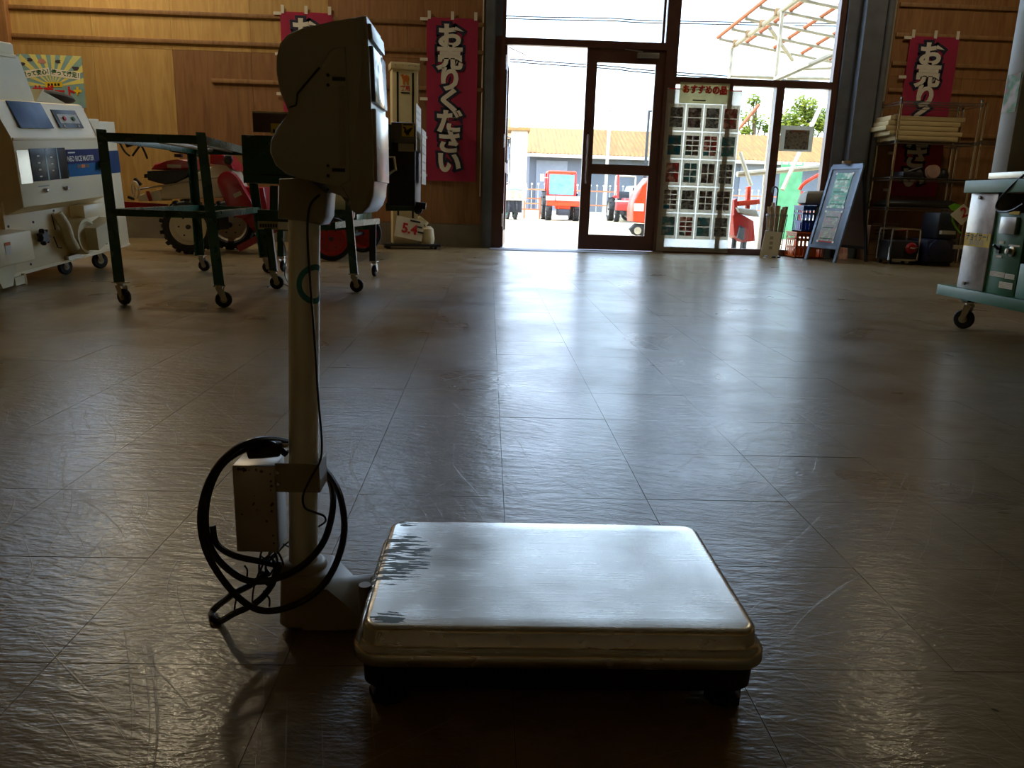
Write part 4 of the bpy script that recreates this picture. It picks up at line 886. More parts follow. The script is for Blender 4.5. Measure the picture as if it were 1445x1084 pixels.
for (tx, ty), (bx, by), Y, m_ in (((379, 322), (387, 393), 4.99, 'green'), ((492, 298), (500, 396), 4.95, 'green'), ((526, 312), (526, 378), 5.95, 'engine'), ((396, 322), (397, 371), 6.15, 'green')):
    k = MB(); a, b = P(tx, ty, Y), P(bx, by, Y); b.z = 0.115; k.bar(b, a, 0.045, 0.045); k.bar(b+Vector((0.024, -0.02, 0)), a+Vector((0.024, -0.02, 0)), 0.004, 0.012); k.build('leg', MAT[m_], gs)
    caster(gs, (b.x+0.015, b.y, 0), 0.043, random.uniform(-0.6, 0.3) if Y < 5.5 else 1.4, 0.118)
ck = MB(); ck.tube([P(373, 332, 4.98), P(377, 352, 4.97), P(382, 378, 4.96)], 0.005, 6, n=4); ck.tube([P(398, 336, 5.5), P(404, 358, 5.4), P(402, 388, 5.3), P(409, 402, 5.2)], 0.004, 6, n=4); ck.tube([G(378, 405, 0.004), G(392, 398, 0.004), G(408, 404, 0.004)], 0.004, 6, n=4); ck.build('trailing_cable', MAT['cord'], gs)

# ================================================================== red-wheeled cart between sorter and elevator
rc = thing('wheeled_carrier', 'green carrier on two red disc wheels behind the grain sorter', 'cart', (-1.3, 7.9, 0))
wA, wB = G(468, 368), G(512, 356)
big_wheel(rc, (wA.x, wA.y, 0.20), 0.20, (0.2, -1, 0), 0.09, 0.15, MAT['red_wheel'])
big_wheel(rc, (wB.x, wB.y, 0.20), 0.20, (0.2, -1, 0), 0.09, 0.15, MAT['red_wheel'])
ax_ = MB(); ax_.cyl((wA.x, wA.y, 0.2), (wB.x, wB.y, 0.2), 0.018, seg=10); ax_.build('axle', MAT['engine'], rc)
bd_ = MB(); bd_.box((wA.x-0.45, wA.y+0.12, 0.33), (wA.x+0.22, wB.y-0.12, 0.46), bevel=0.01); bd_.box((wA.x-0.08, wA.y+0.15, 0.19), (wA.x+0.08, wB.y-0.15, 0.34)); bd_.build('chassis', MAT['green'], rc)
bx_ = MB(); bx_.box((wA.x-0.30, wA.y+0.2, 0.46), (wA.x+0.18, wB.y-0.2, 0.60), bevel=0.01); bx_.build('white_case', MAT['cream_dim'], rc)
dl = MB(); dl.bar((wA.x-0.42, wA.y+0.5, 0.36), (wA.x-1.0, wA.y+0.5, 0.05), 0.05, 0.06); dl.build('drawbar', MAT['red'], rc)
for k, (x0, x1, y, m_) in enumerate(((506, 547, 346, 'cream_dim'), (508, 549, 352, 'zinc'))):
    b = MB(); a = G(x0, y, 0.02+0.05*(1-k)); e = G(x1, y, 0.02+0.05*(1-k)); a.y = e.y = 9.0+0.1*(1-k); a.x = -1.95; e.x = -1.30-0.02*k
    a.z = e.z = 0.022 if k else 0.066
    b.bar(a, e, 0.10, 0.044); o = b.build('steel_channel' if k else 'timber_batten', MAT[m_]); tag(o, 'grey steel channel lying on the floor by the plinth' if k else 'pale batten lying on the steel channel by the plinth', 'channel' if k else 'batten')

# ================================================================== tall grain elevator
ge = thing('grain_elevator', 'tall cream bucket elevator column beside the pink banner', 'elevator', (-0.98, 9.25, 0), math.radians(14))
E_ = MB(True); E_.box((-0.145, -0.10, 0.06), (0.145, 0.10, 2.02), bevel=0.006); E_ = E_.build('casing', MAT['cream_dim'], ge)
LB((-0.16, -0.115, 1.96), (0.16, 0.11, 2.03), 0.004).build('top_cap', MAT['cream_dim'], ge)
for x in (-0.085, 0.085): LB((x-0.011, -0.102, 0.35), (x+0.011, -0.098, 1.93)).build('belt_slot', MAT['black'], E_)
em = MB(True); em.prism([(0.0+x*0.05, -0.104, 1.855+z*0.055) for x, z in ((-1.0, 0.75), (-0.6, 1.0), (-0.2, 0.7), (0.3, 0.9), (0.75, 0.7), (0.9, 0.1), (0.75, -0.3), (0.75, -1.0), (0.45, -1.0), (0.35, -0.4), (-0.1, -0.45), (-0.2, -1.0), (-0.5, -1.0), (-0.55, -0.2), (-0.75, 0.3))], (0, 0.002, 0)); em.build('animal_emblem', MAT['orange_ink'], E_)
def gl(x, y, z): return FR[ge.name] @ Vector((x, y, z))
gux = FR[ge.name].to_3x3() @ Vector((1, 0, 0))
text_part('red_lettering', '実用', MAT['ink_red'], E_, gl(0, -0.103, 1.76), gux, (0, 0, 1), 0.055, 0.002)
plate('black_line', MAT['ink'], E_, Vector((0, -0.102, 1.715)), fu, fv, -0.05, 0.05, -0.008, 0.008, 0.0, 0.001, local=True)
for x in (-0.11, -0.03, 0.04, 0.11):
    b = MB(True); b.cyl((x, -0.118, 2.0), (x, -0.112, 2.0), 0.007, seg=8); b.build('screw', MAT['zinc'], ge)
LB((-0.25, -0.18, 0.03), (0.40, 0.20, 0.06), 0.004).build('base_plate', MAT['engine'], ge)
ft = MB(True)
for x in (-0.2, 0.35):
    for y in (-0.14, 0.16): ft.cyl((x, y, 0.0), (x, y, 0.035), 0.022, seg=10)
ft.build('base_feet', MAT['black'], ge)
hpn = MB(True); hpn.lathe([(0.03, 0), (0.085, 0.0), (0.095, 0.06), (0.08, 0.17), (0.05, 0.20), (0.03, 0.20)], (0.26, -0.02, 0.06), (0, 0, 1), 20); hpn.lathe([(0.02, 0), (0.07, 0), (0.07, 0.05), (0.02, 0.05)], (0.20, 0.0, 0.30), (0.6, 0, 0.8), 18); hpn.build('intake_hopper', MAT['cream_dim'], ge)
pc = thing('price_sign', 'white price card with red figures leaning on the grain elevator', 'price card', gl(0.03, -0.15, 0.06), math.radians(14)+0.05)
b = MB(True); b.prism([(-0.17, 0.0, 0.09), (0.15, 0.0, 0.03), (0.19, 0.03, 0.26), (-0.13, 0.03, 0.32)], (0, 0.004, 0)); crd = b.build('card', MAT['paper'], pc)
cm = FR[pc.name]; cux = (cm.to_3x3() @ Vector((0.32, 0, -0.06))).normalized(); cuy = (cm.to_3x3() @ Vector((0.04, 0.03, 0.23))).normalized(); cuy = (cuy-cux*cuy.dot(cux)).normalized()
text_part('red_lettering', '5.4', MAT['ink_red'], crd, cm @ Vector((0.01, 0.010, 0.165)), cux, cuy, 0.15, 0.005, lift=0.004)
for x, y, z, w in ((0.08, 0.024, 0.255, 0.06), (0.14, 0.012, 0.13, 0.035), (0.13, 0.018, 0.19, 0.03)):
    plate('printed_line', MAT['ink'], crd, cm @ Vector((x, y, z)), cux, cuy, -w, w, -0.010, 0.010, 0.004, 0.0006)

# ================================================================== banners on the wall
MAT['banner'] = mat('crimson_banner_cloth', (206, 62, 104), 0.8, var=0.06, scale=2)
MAT['navy_ink'] = mat('navy_ink', (28, 30, 58), 0.8)
MAT['grey_ink'] = mat('pale_grey_print', (214, 208, 200), 0.8, var=0.02)
def banner(x0, label, lean=0.0):
    x1, z0, z1 = x0+0.60, 0.79, 2.63; Y = WY-0.034
    bn = thing('cloth_banner', label, 'banner', (x0+0.3, Y, z0), group=None)
    c = MB(); nx, nz = 8, 24; vs_ = [[c.bm.verts.new((x0+0.6*i/nx, Y-0.004+0.003*math.sin(i*1.1+j*0.5), z0+(z1-z0)*j/nz)) for i in range(nx+1)] for j in range(nz+1)]
    for j in range(nz):
        for i in range(nx): c.bm.faces.new((vs_[j][i], vs_[j][i+1], vs_[j+1][i+1], vs_[j+1][i]))
    sol = bmesh.ops.solidify(c.bm, geom=c.bm.faces[:], thickness=0.002)
    cl_ = c.build('cloth', MAT['banner'], bn)
    for k, ch_ in enumerate('お売りください'):
        z = 2.415-k*0.237; o_ = (x0+0.275, Y-0.0095, z)
        text_part('character_outline', ch_, MAT['navy_ink'], bn, o_, (1, 0, 0), (0, 0, 1), 0.275, 0.042, sx=1.12, lift=0.0)
        text_part('character', ch_, MAT['grey_ink'], bn, (o_[0], o_[1]-0.002, z), (1, 0, 0), (0, 0, 1), 0.275, 0.013, sx=1.12, lift=0.0)
    for tx in (0.03, 0.30, 0.57):
        t_ = MB(); t_.box((x0+tx-0.018, Y-0.010, z1-0.02), (x0+tx+0.018, Y-0.004, z1+0.07)); t_.build('hanging_tab', MAT['white_tape'], bn)
    for k in range(5):
        z = z1-0.02-k*0.44; t_ = MB(); t_.box((x0-0.075, Y-0.010, z-0.016), (x0+0.015, Y-0.004, z+0.016)); t_.build('hanging_tab', MAT['white_tape'], bn)
    return bn
banner(-0.77, 'crimson cloth banner with white Japanese characters beside the shop door')
banner(-2.46, 'crimson cloth banner mostly hidden behind the scale head')
banner(4.97, 'crimson cloth banner in the dark corner behind the wire rack')
# ================================================================== sheet of photo cards on the shop window
MAT['sheet'] = paper_mat('white_sheet', (246, 244, 238), 0.86)
MAT['card'] = paper_mat('photo_card', (228, 224, 214), 0.66)
photo_mats = [print_mat('print_machine', [(104, 104, 108), (176, 176, 174), (80, 84, 90)], 13, (206, 202, 194), 0.36, trans=0.55),
              print_mat('print_red', [(206, 74, 74), (140, 116, 114), (226, 172, 164)], 12, (210, 204, 196), 0.34, trans=0.55),
              print_mat('print_teal', [(84, 160, 168), (116, 142, 150), (176, 192, 190)], 12, (200, 196, 190), 0.36, trans=0.55),
              print_mat('print_dark', [(86, 80, 82), (140, 126, 126), (186, 178, 172)], 14, (196, 190, 182), 0.42, trans=0.55),
              print_mat('print_blue', [(50, 104, 160), (40, 130, 150), (120, 120, 112)], 10, (90, 130, 160), 0.42, trans=0.55)]
psb = thing('photo_display', 'white sheet of product photo cards hung on the window beside the door', 'display', (2.575, WY-0.012, 0.02))
SY = WY+0.0185
b = MB(); b.box((2.12, SY-0.0006, 0.02), (3.035, SY, 1.96)); b.build('backing_sheet', MAT['sheet'], psb, smooth=0)
b = MB(); b.box((2.14, SY-0.0012, 1.945), (3.03, SY-0.0006, 1.96)); b.build('red_edge', MAT['ink_red'], psb)
hd = MB(); hd.box((2.27, SY-0.003, 1.79), (2.875, SY-0.002, 2.03)); hdr = hd.build('heading_card', paper_mat('heading_paper', (214, 212, 186), 0.6), psb)
for x in (2.335, 2.82):
    b = MB(); n = 12; b.prism([(x+0.035*math.cos(2*math.pi*k/n), SY-0.0042, 1.945+0.03*math.sin(2*math.pi*k/n)) for k in range(n)], (0, 0.0006, 0)); b.build('yellow_spot', MAT['yellow'], hdr)
text_part('heading_outline', 'おすすめの品', mat('pink_halo', (232, 170, 150), 0.6), hdr, (2.575, SY-0.0045, 1.945), (1, 0, 0), (0, 0, 1), 0.098, 0.010, sx=0.92, lift=0)
text_part('heading_lettering', 'おすすめの品', MAT['ink_red'], hdr, (2.575, SY-0.0055, 1.945), (1, 0, 0), (0, 0, 1), 0.098, 0.004, sx=0.92, lift=0)
plate('caption_line', MAT['ink'], hdr, (2.575, SY-0.0035, 1.83), (1, 0, 0), (0, 0, 1), -0.14, 0.02, -0.008, 0.006, 0, 0.0006)
grids = [[(1, 2, 0), (1, 2, 3), (1, 2, 0), (1, 2, 1)], [(1, 2, 4), (2, 4, 3), (2, 4, 1), (1, 2, 2)], [(1, 2, 1), (2, 3, 2), (2, 2, 3), (2, 3, 0)], [(2, 4, 3), (1, 2, 0), (2, 3, 3), (2, 3, 3)], [(1, 2, 2), (2, 4, 1), (1, 2, 2), (1, 2, 0)]]
CW, CH = 0.2215, 0.324
card_me = None
for r in range(5):
    for c in range(4):
        x0, z1 = 2.142+c*CW, 1.79-r*CH
        if card_me is None:
            k = MB(True); k.box((-CW/2+0.006, -0.0006, -CH/2+0.006), (CW/2-0.006, 0, CH/2-0.006)); card_me = k.mesh('card', MAT['card'], smooth=0)
        co_ = bpy.data.objects.new('card', card_me); COL.objects.link(co_); co_.parent = psb
        co_.location = FR[psb.name].inverted() @ Vector((x0+CW/2, SY-0.0008, z1-CH/2))
        nx_, nz_, pm_ = grids[r][c]
        aw, ah = CW-0.055, CH-0.085
        for i in range(nx_):
            for j in range(nz_):
                w, h = aw/nx_-0.008, ah/nz_-0.010
                f = MB(True); cx_ = -aw/2+aw*(i+0.5)/nx_; cz_ = ah/2+0.0-ah*(j+0.5)/nz_
                f.box((cx_-w/2, -0.0016, cz_-h/2), (cx_+w/2, -0.0010, cz_+h/2))
                me = f.mesh('photo', photo_mats[pm_ if (i+j) % 3 else (pm_+(1 if nx_ == 2 else 0)*(j % 2)) % 5], smooth=0)
                po_ = bpy.data.objects.new('photo', me); COL.objects.link(po_); po_.parent = co_
# ---- group photograph taped to the glass
gp_ = thing('group_photo', 'framed grey photo print taped inside the right window pane', 'photo', (3.77, YG-0.012, 1.28))
b = MB(); b.box((3.565, YG-0.012, 1.278), (3.975, YG-0.009, 1.578)); gpp = b.build('mount', paper_mat('grey_mount', (206, 204, 194), 0.5), gp_, smooth=0)
b = MB(); b.box((3.625, YG-0.0135, 1.30), (3.925, YG-0.0122, 1.53)); pic = b.build('picture', print_mat('grey_crowd', [(90, 88, 84), (150, 146, 138), (70, 68, 66)], 20, (186, 182, 170), 0.5), gpp, smooth=0)
b = MB(); b.box((3.69, YG-0.0148, 1.505), (3.86, YG-0.0136, 1.528)); b.build('caption', mat('brown_caption', (150, 96, 70), 0.6), pic)
t_ = MB(); t_.cyl((3.66, YG-0.016, 1.565), (3.66, YG-0.012, 1.565), 0.008, seg=10); t_.build('pin', MAT['paper'], gp_)

# ================================================================== umbrella stand with rolled papers
us = thing('umbrella_stand', 'wire umbrella stand holding a sign board by the window', 'stand', (3.5, 9.5, 0))
uc = Vector((3.50, 9.50, 0)); w = MB()
for z, r in ((0.012, 0.085), (0.16, 0.095), (0.32, 0.11), (0.50, 0.125), (0.515, 0.125)):
    w.tube([uc+Vector((r*math.cos(2*math.pi*k/20), r*math.sin(2*math.pi*k/20), z)) for k in range(20)], 0.004, 6, closed=True)
for k in range(10):
    t = 2*math.pi*k/10; w.tube([uc+Vector((0.085*math.cos(t), 0.085*math.sin(t), 0.012)), uc+Vector((0.125*math.cos(t), 0.125*math.sin(t), 0.515))], 0.003, 6)
w.build('wire_basket', mat('grey_wire', (96, 90, 86), 0.4, metal=0.6), us)
b = MB(); b.lathe([(0.01, 0), (0.09, 0), (0.095, 0.012), (0.085, 0.02), (0.01, 0.02)], uc, (0, 0, 1), 20); b.build('drip_tray', MAT['black'], us)
sb = thing('notice_tag', 'white notice board with cut-out feet hung on the umbrella stand', 'sign', (3.39, 9.36, 0.0))
b = MB(); pts = [(3.285, 0.0), (3.33, 0.0), (3.345, 0.03), (3.38, 0.03), (3.395, 0.0), (3.43, 0.0), (3.445, 0.03), (3.48, 0.03), (3.49, 0.0), (3.505, 0.0), (3.525, 0.31), (3.325, 0.32)]
b.prism([(x, 9.352, z) for x, z in pts], (0, 0.006, 0)); tg = b.build('board', MAT['paper'], sb)
for z in (0.24, 0.18, 0.12): plate('faint_mark', MAT['label_grey'], tg, (3.41, 9.3505, z), (1, 0, 0), (0, 0, 1), -0.02, 0.02, -0.018, 0.018, 0, 0.0006)
b = MB(); b.tube([(3.425, 9.356, 0.315), (3.43, 9.365, 0.44), (3.435, 9.37, 0.52)], 0.003, 6); b.build('cord', MAT['white_tape'], sb)
random.seed(11)
MAT['kraft'] = mat('kraft_paper_roll', (176, 150, 116), 0.7, var=0.2, scale=14)
for k in range(8):
    t = 2*math.pi*k/8+0.3; r = 0.055 if k % 2 else 0.05
    a = uc+Vector((r*math.cos(t), r*math.sin(t), 0.03)); e = uc+Vector((r*1.8*math.cos(t), r*1.9*math.sin(t), random.uniform(0.56, 0.66)))
    b = MB(); b.tube([a, e], [0.014, 0.022], 8); o = b.build('paper_roll', MAT['kraft']); tag(o, 'rolled brown paper standing in the wire umbrella stand', 'paper roll', 'paper rolls in the umbrella stand')
um = thing('umbrella', 'furled dark umbrella with hooked handle in the wire stand', 'umbrella', (3.49, 9.50, 0.03))
b = MB(); a = Vector((3.485, 9.50, 0.03)); hk = [Vector((3.475, 9.49, z)) for z in (0.55, 0.74, 0.80)]+[Vector((3.462, 9.49, 0.828)), Vector((3.438, 9.49, 0.838)), Vector((3.415, 9.49, 0.825)), Vector((3.405, 9.49, 0.79)), Vector((3.41, 9.49, 0.765))]
b.tube(hk, 0.009, 8, n=4); b.build('handle', MAT['black'], um)
b = MB(); b.tube([a, a.lerp(hk[0], 0.5), hk[0]], [0.005, 0.016, 0.010], 8); b.build('furled_canopy', MAT['navy_ink'], um)

# ================================================================== stacked crates
def crate(name, x, y, z, w, d, h, m, label, rot=0.0):
    t = thing(name, label, 'crate', (x, y, z), rot)
    k = MB(True); T_ = 0.012
    k.box((0, 0, 0), (w, d, 0.012))
    for (ax, n_) in (('x', 7), ('y', 5)):
        L_ = w if ax == 'x' else d
        for s_ in (0, 1):
            def bx(u0, u1, z0, z1, t0=0.0, t1=T_*0.6):
                o0 = t0 if s_ == 0 else (d if ax == 'x' else w)-t1; o1 = t1 if s_ == 0 else (d if ax == 'x' else w)-t0
                if ax == 'x': k.box((u0, o0, z0), (u1, o1, z1))
                else: k.box((o0, u0, z0), (o1, u1, z1))
            for zz in (0.0, h*0.36, h*0.66): bx(0, L_, zz, zz+0.022)
            bx(0, L_, h-0.055, h)
            for i in range(n_+1):
                u = (L_-0.014)*i/n_; bx(u, u+0.014, 0, h)
            bx(L_*0.3, L_*0.7, h*0.05, h*0.36, 0.002, 0.004)
    k.build('body', m, t, smooth=0)
    r = MB(True)
    for a_, b_ in (((-0.008, -0.008, h-0.016), (w+0.008, 0.010, h)), ((-0.008, d-0.010, h-0.016), (w+0.008, d+0.008, h)), ((-0.008, 0.010, h-0.016), (0.010, d-0.010, h)), ((w-0.010, 0.010, h-0.016), (w+0.008, d-0.010, h))): r.box(a_, b_)
    r.build('rim', m, t, smooth=0)
    return t
cp0 = G(1122, 364.5)
crate('orange_crate', cp0.x, cp0.y+0.02, 0.0, 0.36, 0.34, 0.315, mat('orange_plastic', (206, 96, 28), 0.4, var=0.08), 'orange plastic crate under the blue crate')
bc = (cp0.x+0.05, cp0.y+0.03, 0.3165)
crate('blue_crate', *bc, 0.33, 0.30, 0.315, mat('blue_plastic', (36, 70, 160), 0.4, var=0.08), 'blue plastic crate stacked on the orange crate')
b = MB(); bx0, by0, bz0 = bc[0]+0.02, bc[1]+0.03, bc[2]+0.3165
b.loft([[(bx0+o_, by0+o_, bz0+z), (bx0+0.31-o_*0.3, by0+o_, bz0+z+0.005), (bx0+0.32-o_*0.3, by0+0.25-o_, bz0+z+0.012), (bx0+o_*1.6, by0+0.25-o_, bz0+z)] for z, o_ in ((0.0, 0.03), (0.03, 0.0), (0.13, 0.012), (0.17, 0.04))])
o = b.build('grey_bundle', mat('grey_vinyl_bundle', (150, 142, 124), 0.6, var=0.12, bump=0.2), smooth=60); tag(o, 'grey folded bundle lying on the blue crate', 'bundle')
b = MB(); q0 = Vector((bc[0]+0.14, bc[1]-0.012, bc[2]+0.07)); nx_, nz_ = 6, 6
vv = [[b.bm.verts.new(q0+Vector((0.035*i, -0.016-0.014*math.sin(i*1.7+j*1.3), 0.045*j-0.012*i))) for i in range(nx_+1)] for j in range(nz_+1)]
for j in range(nz_):
    for i in range(nx_): b.bm.faces.new((vv[j][i], vv[j][i+1], vv[j+1][i+1], vv[j+1][i]))
bmesh.ops.solidify(b.bm, geom=b.bm.faces[:], thickness=0.004)
o = b.build('plastic_bag', mat('grey_poly_bag', (96, 94, 96), 0.25, var=0.2, scale=12), smooth=60); tag(o, 'crumpled grey plastic bag hung over the front of the blue crate', 'bag')

# ================================================================== A-frame sign
F1, F2, R2 = G(1137, 366), G(1177, 371), G(1222, 369.5)
R1 = F1+(R2-F2)
mid = (F2+R2)/2; ap_z = P(1220, 234, mid.y).z
A2 = Vector((mid.x, mid.y, ap_z)); A1 = A2+(F1-F2)
af = thing('signboard', 'blue-grey A-frame signboard with two taped notices by the dark column', 'signboard', ((F1+R2)/2).to_tuple())
MAT['sign_frame'] = mat('blue_grey_frame', (104, 116, 136), 0.3, var=0.06, metal=0.2)
MAT['sign_face'] = mat('slate_board', (88, 98, 114), 0.35, var=0.06)
MAT['brown_board'] = mat('brown_board', (120, 92, 70), 0.6, var=0.08)
def leaf(f1, f2, a1, a2, front):
    ux = (f2-f1).normalized(); uy = (a1-f1).normalized(); n = ux.cross(uy)
    if front < 0: n = -n
    k = MB(); wd = (f2-f1).length; H = (a1-f1).length
    for s in (f1, f2): k.bar(s+uy*0.02 if False else s, s+uy*H, 0.035, 0.022, n)
    for t in (0.15, 0.985): k.bar(f1+uy*H*t, f2+uy*H*t, 0.035, 0.022, n)
    fr_ = k.build('frame', MAT['sign_frame'] if front > 0 else MAT['black'], af)
    p = MB(); p.prism([f1+uy*H*0.15+n*0.0, f2+uy*H*0.15, f2+uy*H*0.985, f1+uy*H*0.985], -n*0.006); p.build('board', MAT['sign_face'] if front > 0 else MAT['brown_board'], af)
    return ux, uy, n, wd, H, fr_
ux, uy, n_, wd, H, _ = leaf(F1, F2, A1, A2, 1)
leaf(R1+Vector((0, 0, 0)), R2, A1+(R1-F1).normalized()*0.02, A2+(R1-F1).normalized()*0.02, -1)
k = MB(); k.bar(A1-ux*0.0, A2, 0.05, 0.02, n_); k.build('hinge_bar', MAT['sign_frame'], af)
for nm, z0, z1, base_, inks in (('green_notice', 0.56, 0.93, (176, 206, 196), [(70, 150, 130), (120, 180, 150), (230, 232, 220)]), ('pale_notice', 0.20, 0.53, (214, 212, 204), [(190, 200, 160), (150, 150, 150), (206, 150, 150)])):
    org = F1+uy*H*z0+ux*(wd*0.5); hw, hh = wd*0.27, H*(z1-z0)
    q = plate(nm, print_mat(nm+'_print', inks, 16, base_, 0.5), af, org, ux, uy, -hw, hw, 0, hh, 0.004, 0.001)
    for i in range(7): plate('text_line', MAT['label_grey'] if i % 3 else MAT['ink_green'], q, org, ux, uy, -hw*0.8, hw*(0.8-0.25*(i % 2)), hh*(0.1+0.115*i), hh*(0.1+0.115*i)+0.012, 0.0055, 0.0006)
    if nm == 'pale_notice': plate('red_band', MAT['ink_red'], q, org, ux, uy, -hw, hw, 0.0, 0.014, 0.0055, 0.0006)
    for sx in (-1, 1):
        for sz in (0.02, 0.98): plate('tape', MAT['ink_white'], q, org, ux, uy, sx*hw-0.015, sx*hw+0.015, hh*sz-0.012, hh*sz+0.012, 0.007, 0.0005)
b = MB(); b.lathe([(0.01, 0), (0.05, 0), (0.05, 0.03), (0.01, 0.03)], (A1+A2)/2+Vector((-0.02, 0.0, 0.03)), (0, 0, 1), 16); o = b.build('paper_tape_roll', MAT['kraft']); tag(o, 'small tan tape roll on top of the A-frame signboard', 'tape')
fp = G(1192, 366); b = MB(); lx = P(1180, 350, 9.60).x; b.prism([(lx, 9.58, 0.0), (lx+0.15, 9.58, 0.0), (lx+0.15, 9.63, 0.19), (lx, 9.63, 0.19)], (0, 0.004, 0)); o = b.build('leaflet', print_mat('pink_leaflet', [(224, 150, 140), (236, 200, 190), (200, 120, 110)], 14, (232, 222, 214), 0.5)); tag(o, 'pink and white leaflet standing on the floor behind the signboard', 'leaflet')

# ================================================================== dark corner: carton, generator, engines
cp1 = G(1226, 369)
kb = thing('carton', 'brown cardboard carton with printed outline beside the generator', 'box', (5.0, 9.45, 0))
X0, X1 = P(1226, 340, 9.35).x, P(1262, 340, 9.35).x
b = MB(); b.box((X0, 9.35, 0), (X1, 9.62, 0.42), bevel=0.004); cb = b.build('body', mat('cardboard', (142, 108, 76), 0.8, var=0.08), kb)
for z0, z1, x0_, x1_ in ((0.07, 0.075, 0.02, 0.82), (0.26, 0.265, 0.02, 0.82), (0.07, 0.265, 0.02, 0.035), (0.07, 0.265, 0.805, 0.82)):
    b = MB(); W_ = X1-X0; b.box((X0+W_*x0_, 9.348, z0), (X0+W_*x1_, 9.3505, z1)); b.build('printed_line', MAT['ink'], cb)
for z in (0.32, 0.36):
    b = MB(); b.box((X0+0.06, 9.348, z), (X0+0.2, 9.3505, z+0.012)); b.build('printed_text', MAT['ink'], cb)
b = MB(); b.prism([(X0, 9.35, 0.42), (X1, 9.35, 0.42), (X1, 9.27, 0.45), (X0, 9.27, 0.45)], (0, 0, 0.004)); b.build('flap', cb.data.materials[0], kb)
ge2 = thing('generator', 'small portable generator with chrome handle and red cap', 'generator', (5.2, 9.0, 0))
gx0, gx1 = P(1258, 350, 8.85).x, P(1298, 350, 8.85).x
b = MB(); b.box((gx0, 8.85, 0.04), (gx1, 9.17, 0.27), bevel=0.03); gb = b.build('engine_block', MAT['engine'], ge2)
b = MB()
for x in (gx0+0.03, gx1-0.03):
    for y in (8.90, 9.12): b.cyl((x, y, 0), (x, y, 0.045), 0.02, seg=8)
b.build('rubber_feet', MAT['rubber'], ge2)
for y in (8.86, 9.15):
    b = MB(); b.tube([(gx0-0.01, y, 0.05), (gx0-0.01, y, 0.36), (gx0+0.04, y, 0.395), (gx1-0.06, y, 0.40), (gx1-0.01, y, 0.36), (gx1-0.01, y, 0.05)], 0.013, 8, n=4); b.build('carry_frame', MAT['chrome'], ge2)
b = MB(); b.lathe([(0.01, 0), (0.06, 0), (0.065, 0.02), (0.05, 0.045), (0.01, 0.05)], (gx1-0.11, 8.848, 0.19), (0, -1, 0), 18); b.build('recoil_cover', MAT['red'], ge2)
b = MB(); b.tube([(gx1-0.18, 8.83, 0.2), (gx1-0.10, 8.79, 0.19), (gx1-0.05, 8.80, 0.2)], 0.010, 8); b.build('pull_grip', MAT['chrome'], ge2)
b = MB(); b.box((gx0+0.02, 8.84, 0.045), (gx1-0.03, 8.86, 0.065)); b.build('base_rail', MAT['zinc'], ge2)
en = thing('engine_unit', 'dark blue engine unit beside the generator under the rack', 'engine', (5.75, 9.1, 0))
ex0, ex1 = P(1309, 340, 8.75).x, P(1352, 340, 8.75).x
MAT['dk_blue'] = mat('dark_blue_enamel', (24, 32, 64), 0.35, var=0.15)
b = MB(); b.box((ex0, 8.75, 0.03), (ex1, 9.17, 0.30), bevel=0.04); b.build('crankcase', MAT['dk_blue'], en)
b = MB(); b.lathe([(0.02, 0), (0.10, 0.0), (0.125, 0.03), (0.125, 0.06), (0.06, 0.09), (0.02, 0.09)], (ex0+0.13, 8.76, 0.18), (0, -1, 0), 20); b.build('fan_cover', MAT['dk_blue'], en)
b = MB(); b.box((ex0+0.12, 8.80, 0.30), (ex1+0.02, 9.16, 0.60), bevel=0.03); b.build('fuel_tank', MAT['engine'], en)
b = MB(); b.box((ex0+0.14, 8.735, 0.36), (ex0+0.30, 8.785, 0.40)); b.build('data_plate', MAT['label_grey'], en)
b = MB(); b.box((ex0+0.30, 8.735, 0.20), (ex0+0.44, 8.755, 0.245)); b.build('maker_plate', MAT['label_grey'], en)
for y in (8.80, 9.06):
    b = MB(); b.box((ex0+0.02, y, 0.0), (ex1-0.02, y+0.06, 0.035)); b.build('skid_rail', MAT['black'], en)
tgx = thing('price_tag', 'white price tag with red numeral and green ribbon on the dark engine', 'price tag', (5.6, 8.75, 0.60))
p0, p1, p2, p3 = [P(x, y, 8.70) for x, y in ((1341, 303), (1357, 318), (1374, 300), (1360, 288))]
b = MB(); b.prism([p0, p1, p2, p3], (0, 0.004, 0)); tb = b.build('card', MAT['paper'], tgx)
uxx = (p1-p0).normalized(); text_part('red_lettering', '2', MAT['ink_red'], tb, (p0+p2)/2+Vector((0.02, -0.004, 0.01)), (0.8, 0, 0.3), (-0.3, 0, 0.8), 0.15, 0.004)
MAT['ribbon'] = mat('lime_ribbon', (112, 186, 40), 0.5)
for k_, pts in enumerate(([(1338, 291), (1347, 287), (1358, 290), (1352, 298), (1344, 297)], [(1343, 300), (1346, 312), (1352, 323), (1358, 330), (1355, 330), (1348, 322), (1343, 312)])):
    b = MB(); b.prism([P(x, y, 8.705+0.01*k_) for x, y in pts], (0, 0.003, 0)); b.build('ribbon', MAT['ribbon'], tgx)
b = MB(); e0 = P(1357, 318, 8.71); b.tube([e0, (e0.x+0.02, 8.80, 0.605)], 0.005, 6); b.build('stalk', MAT['black'], tgx)

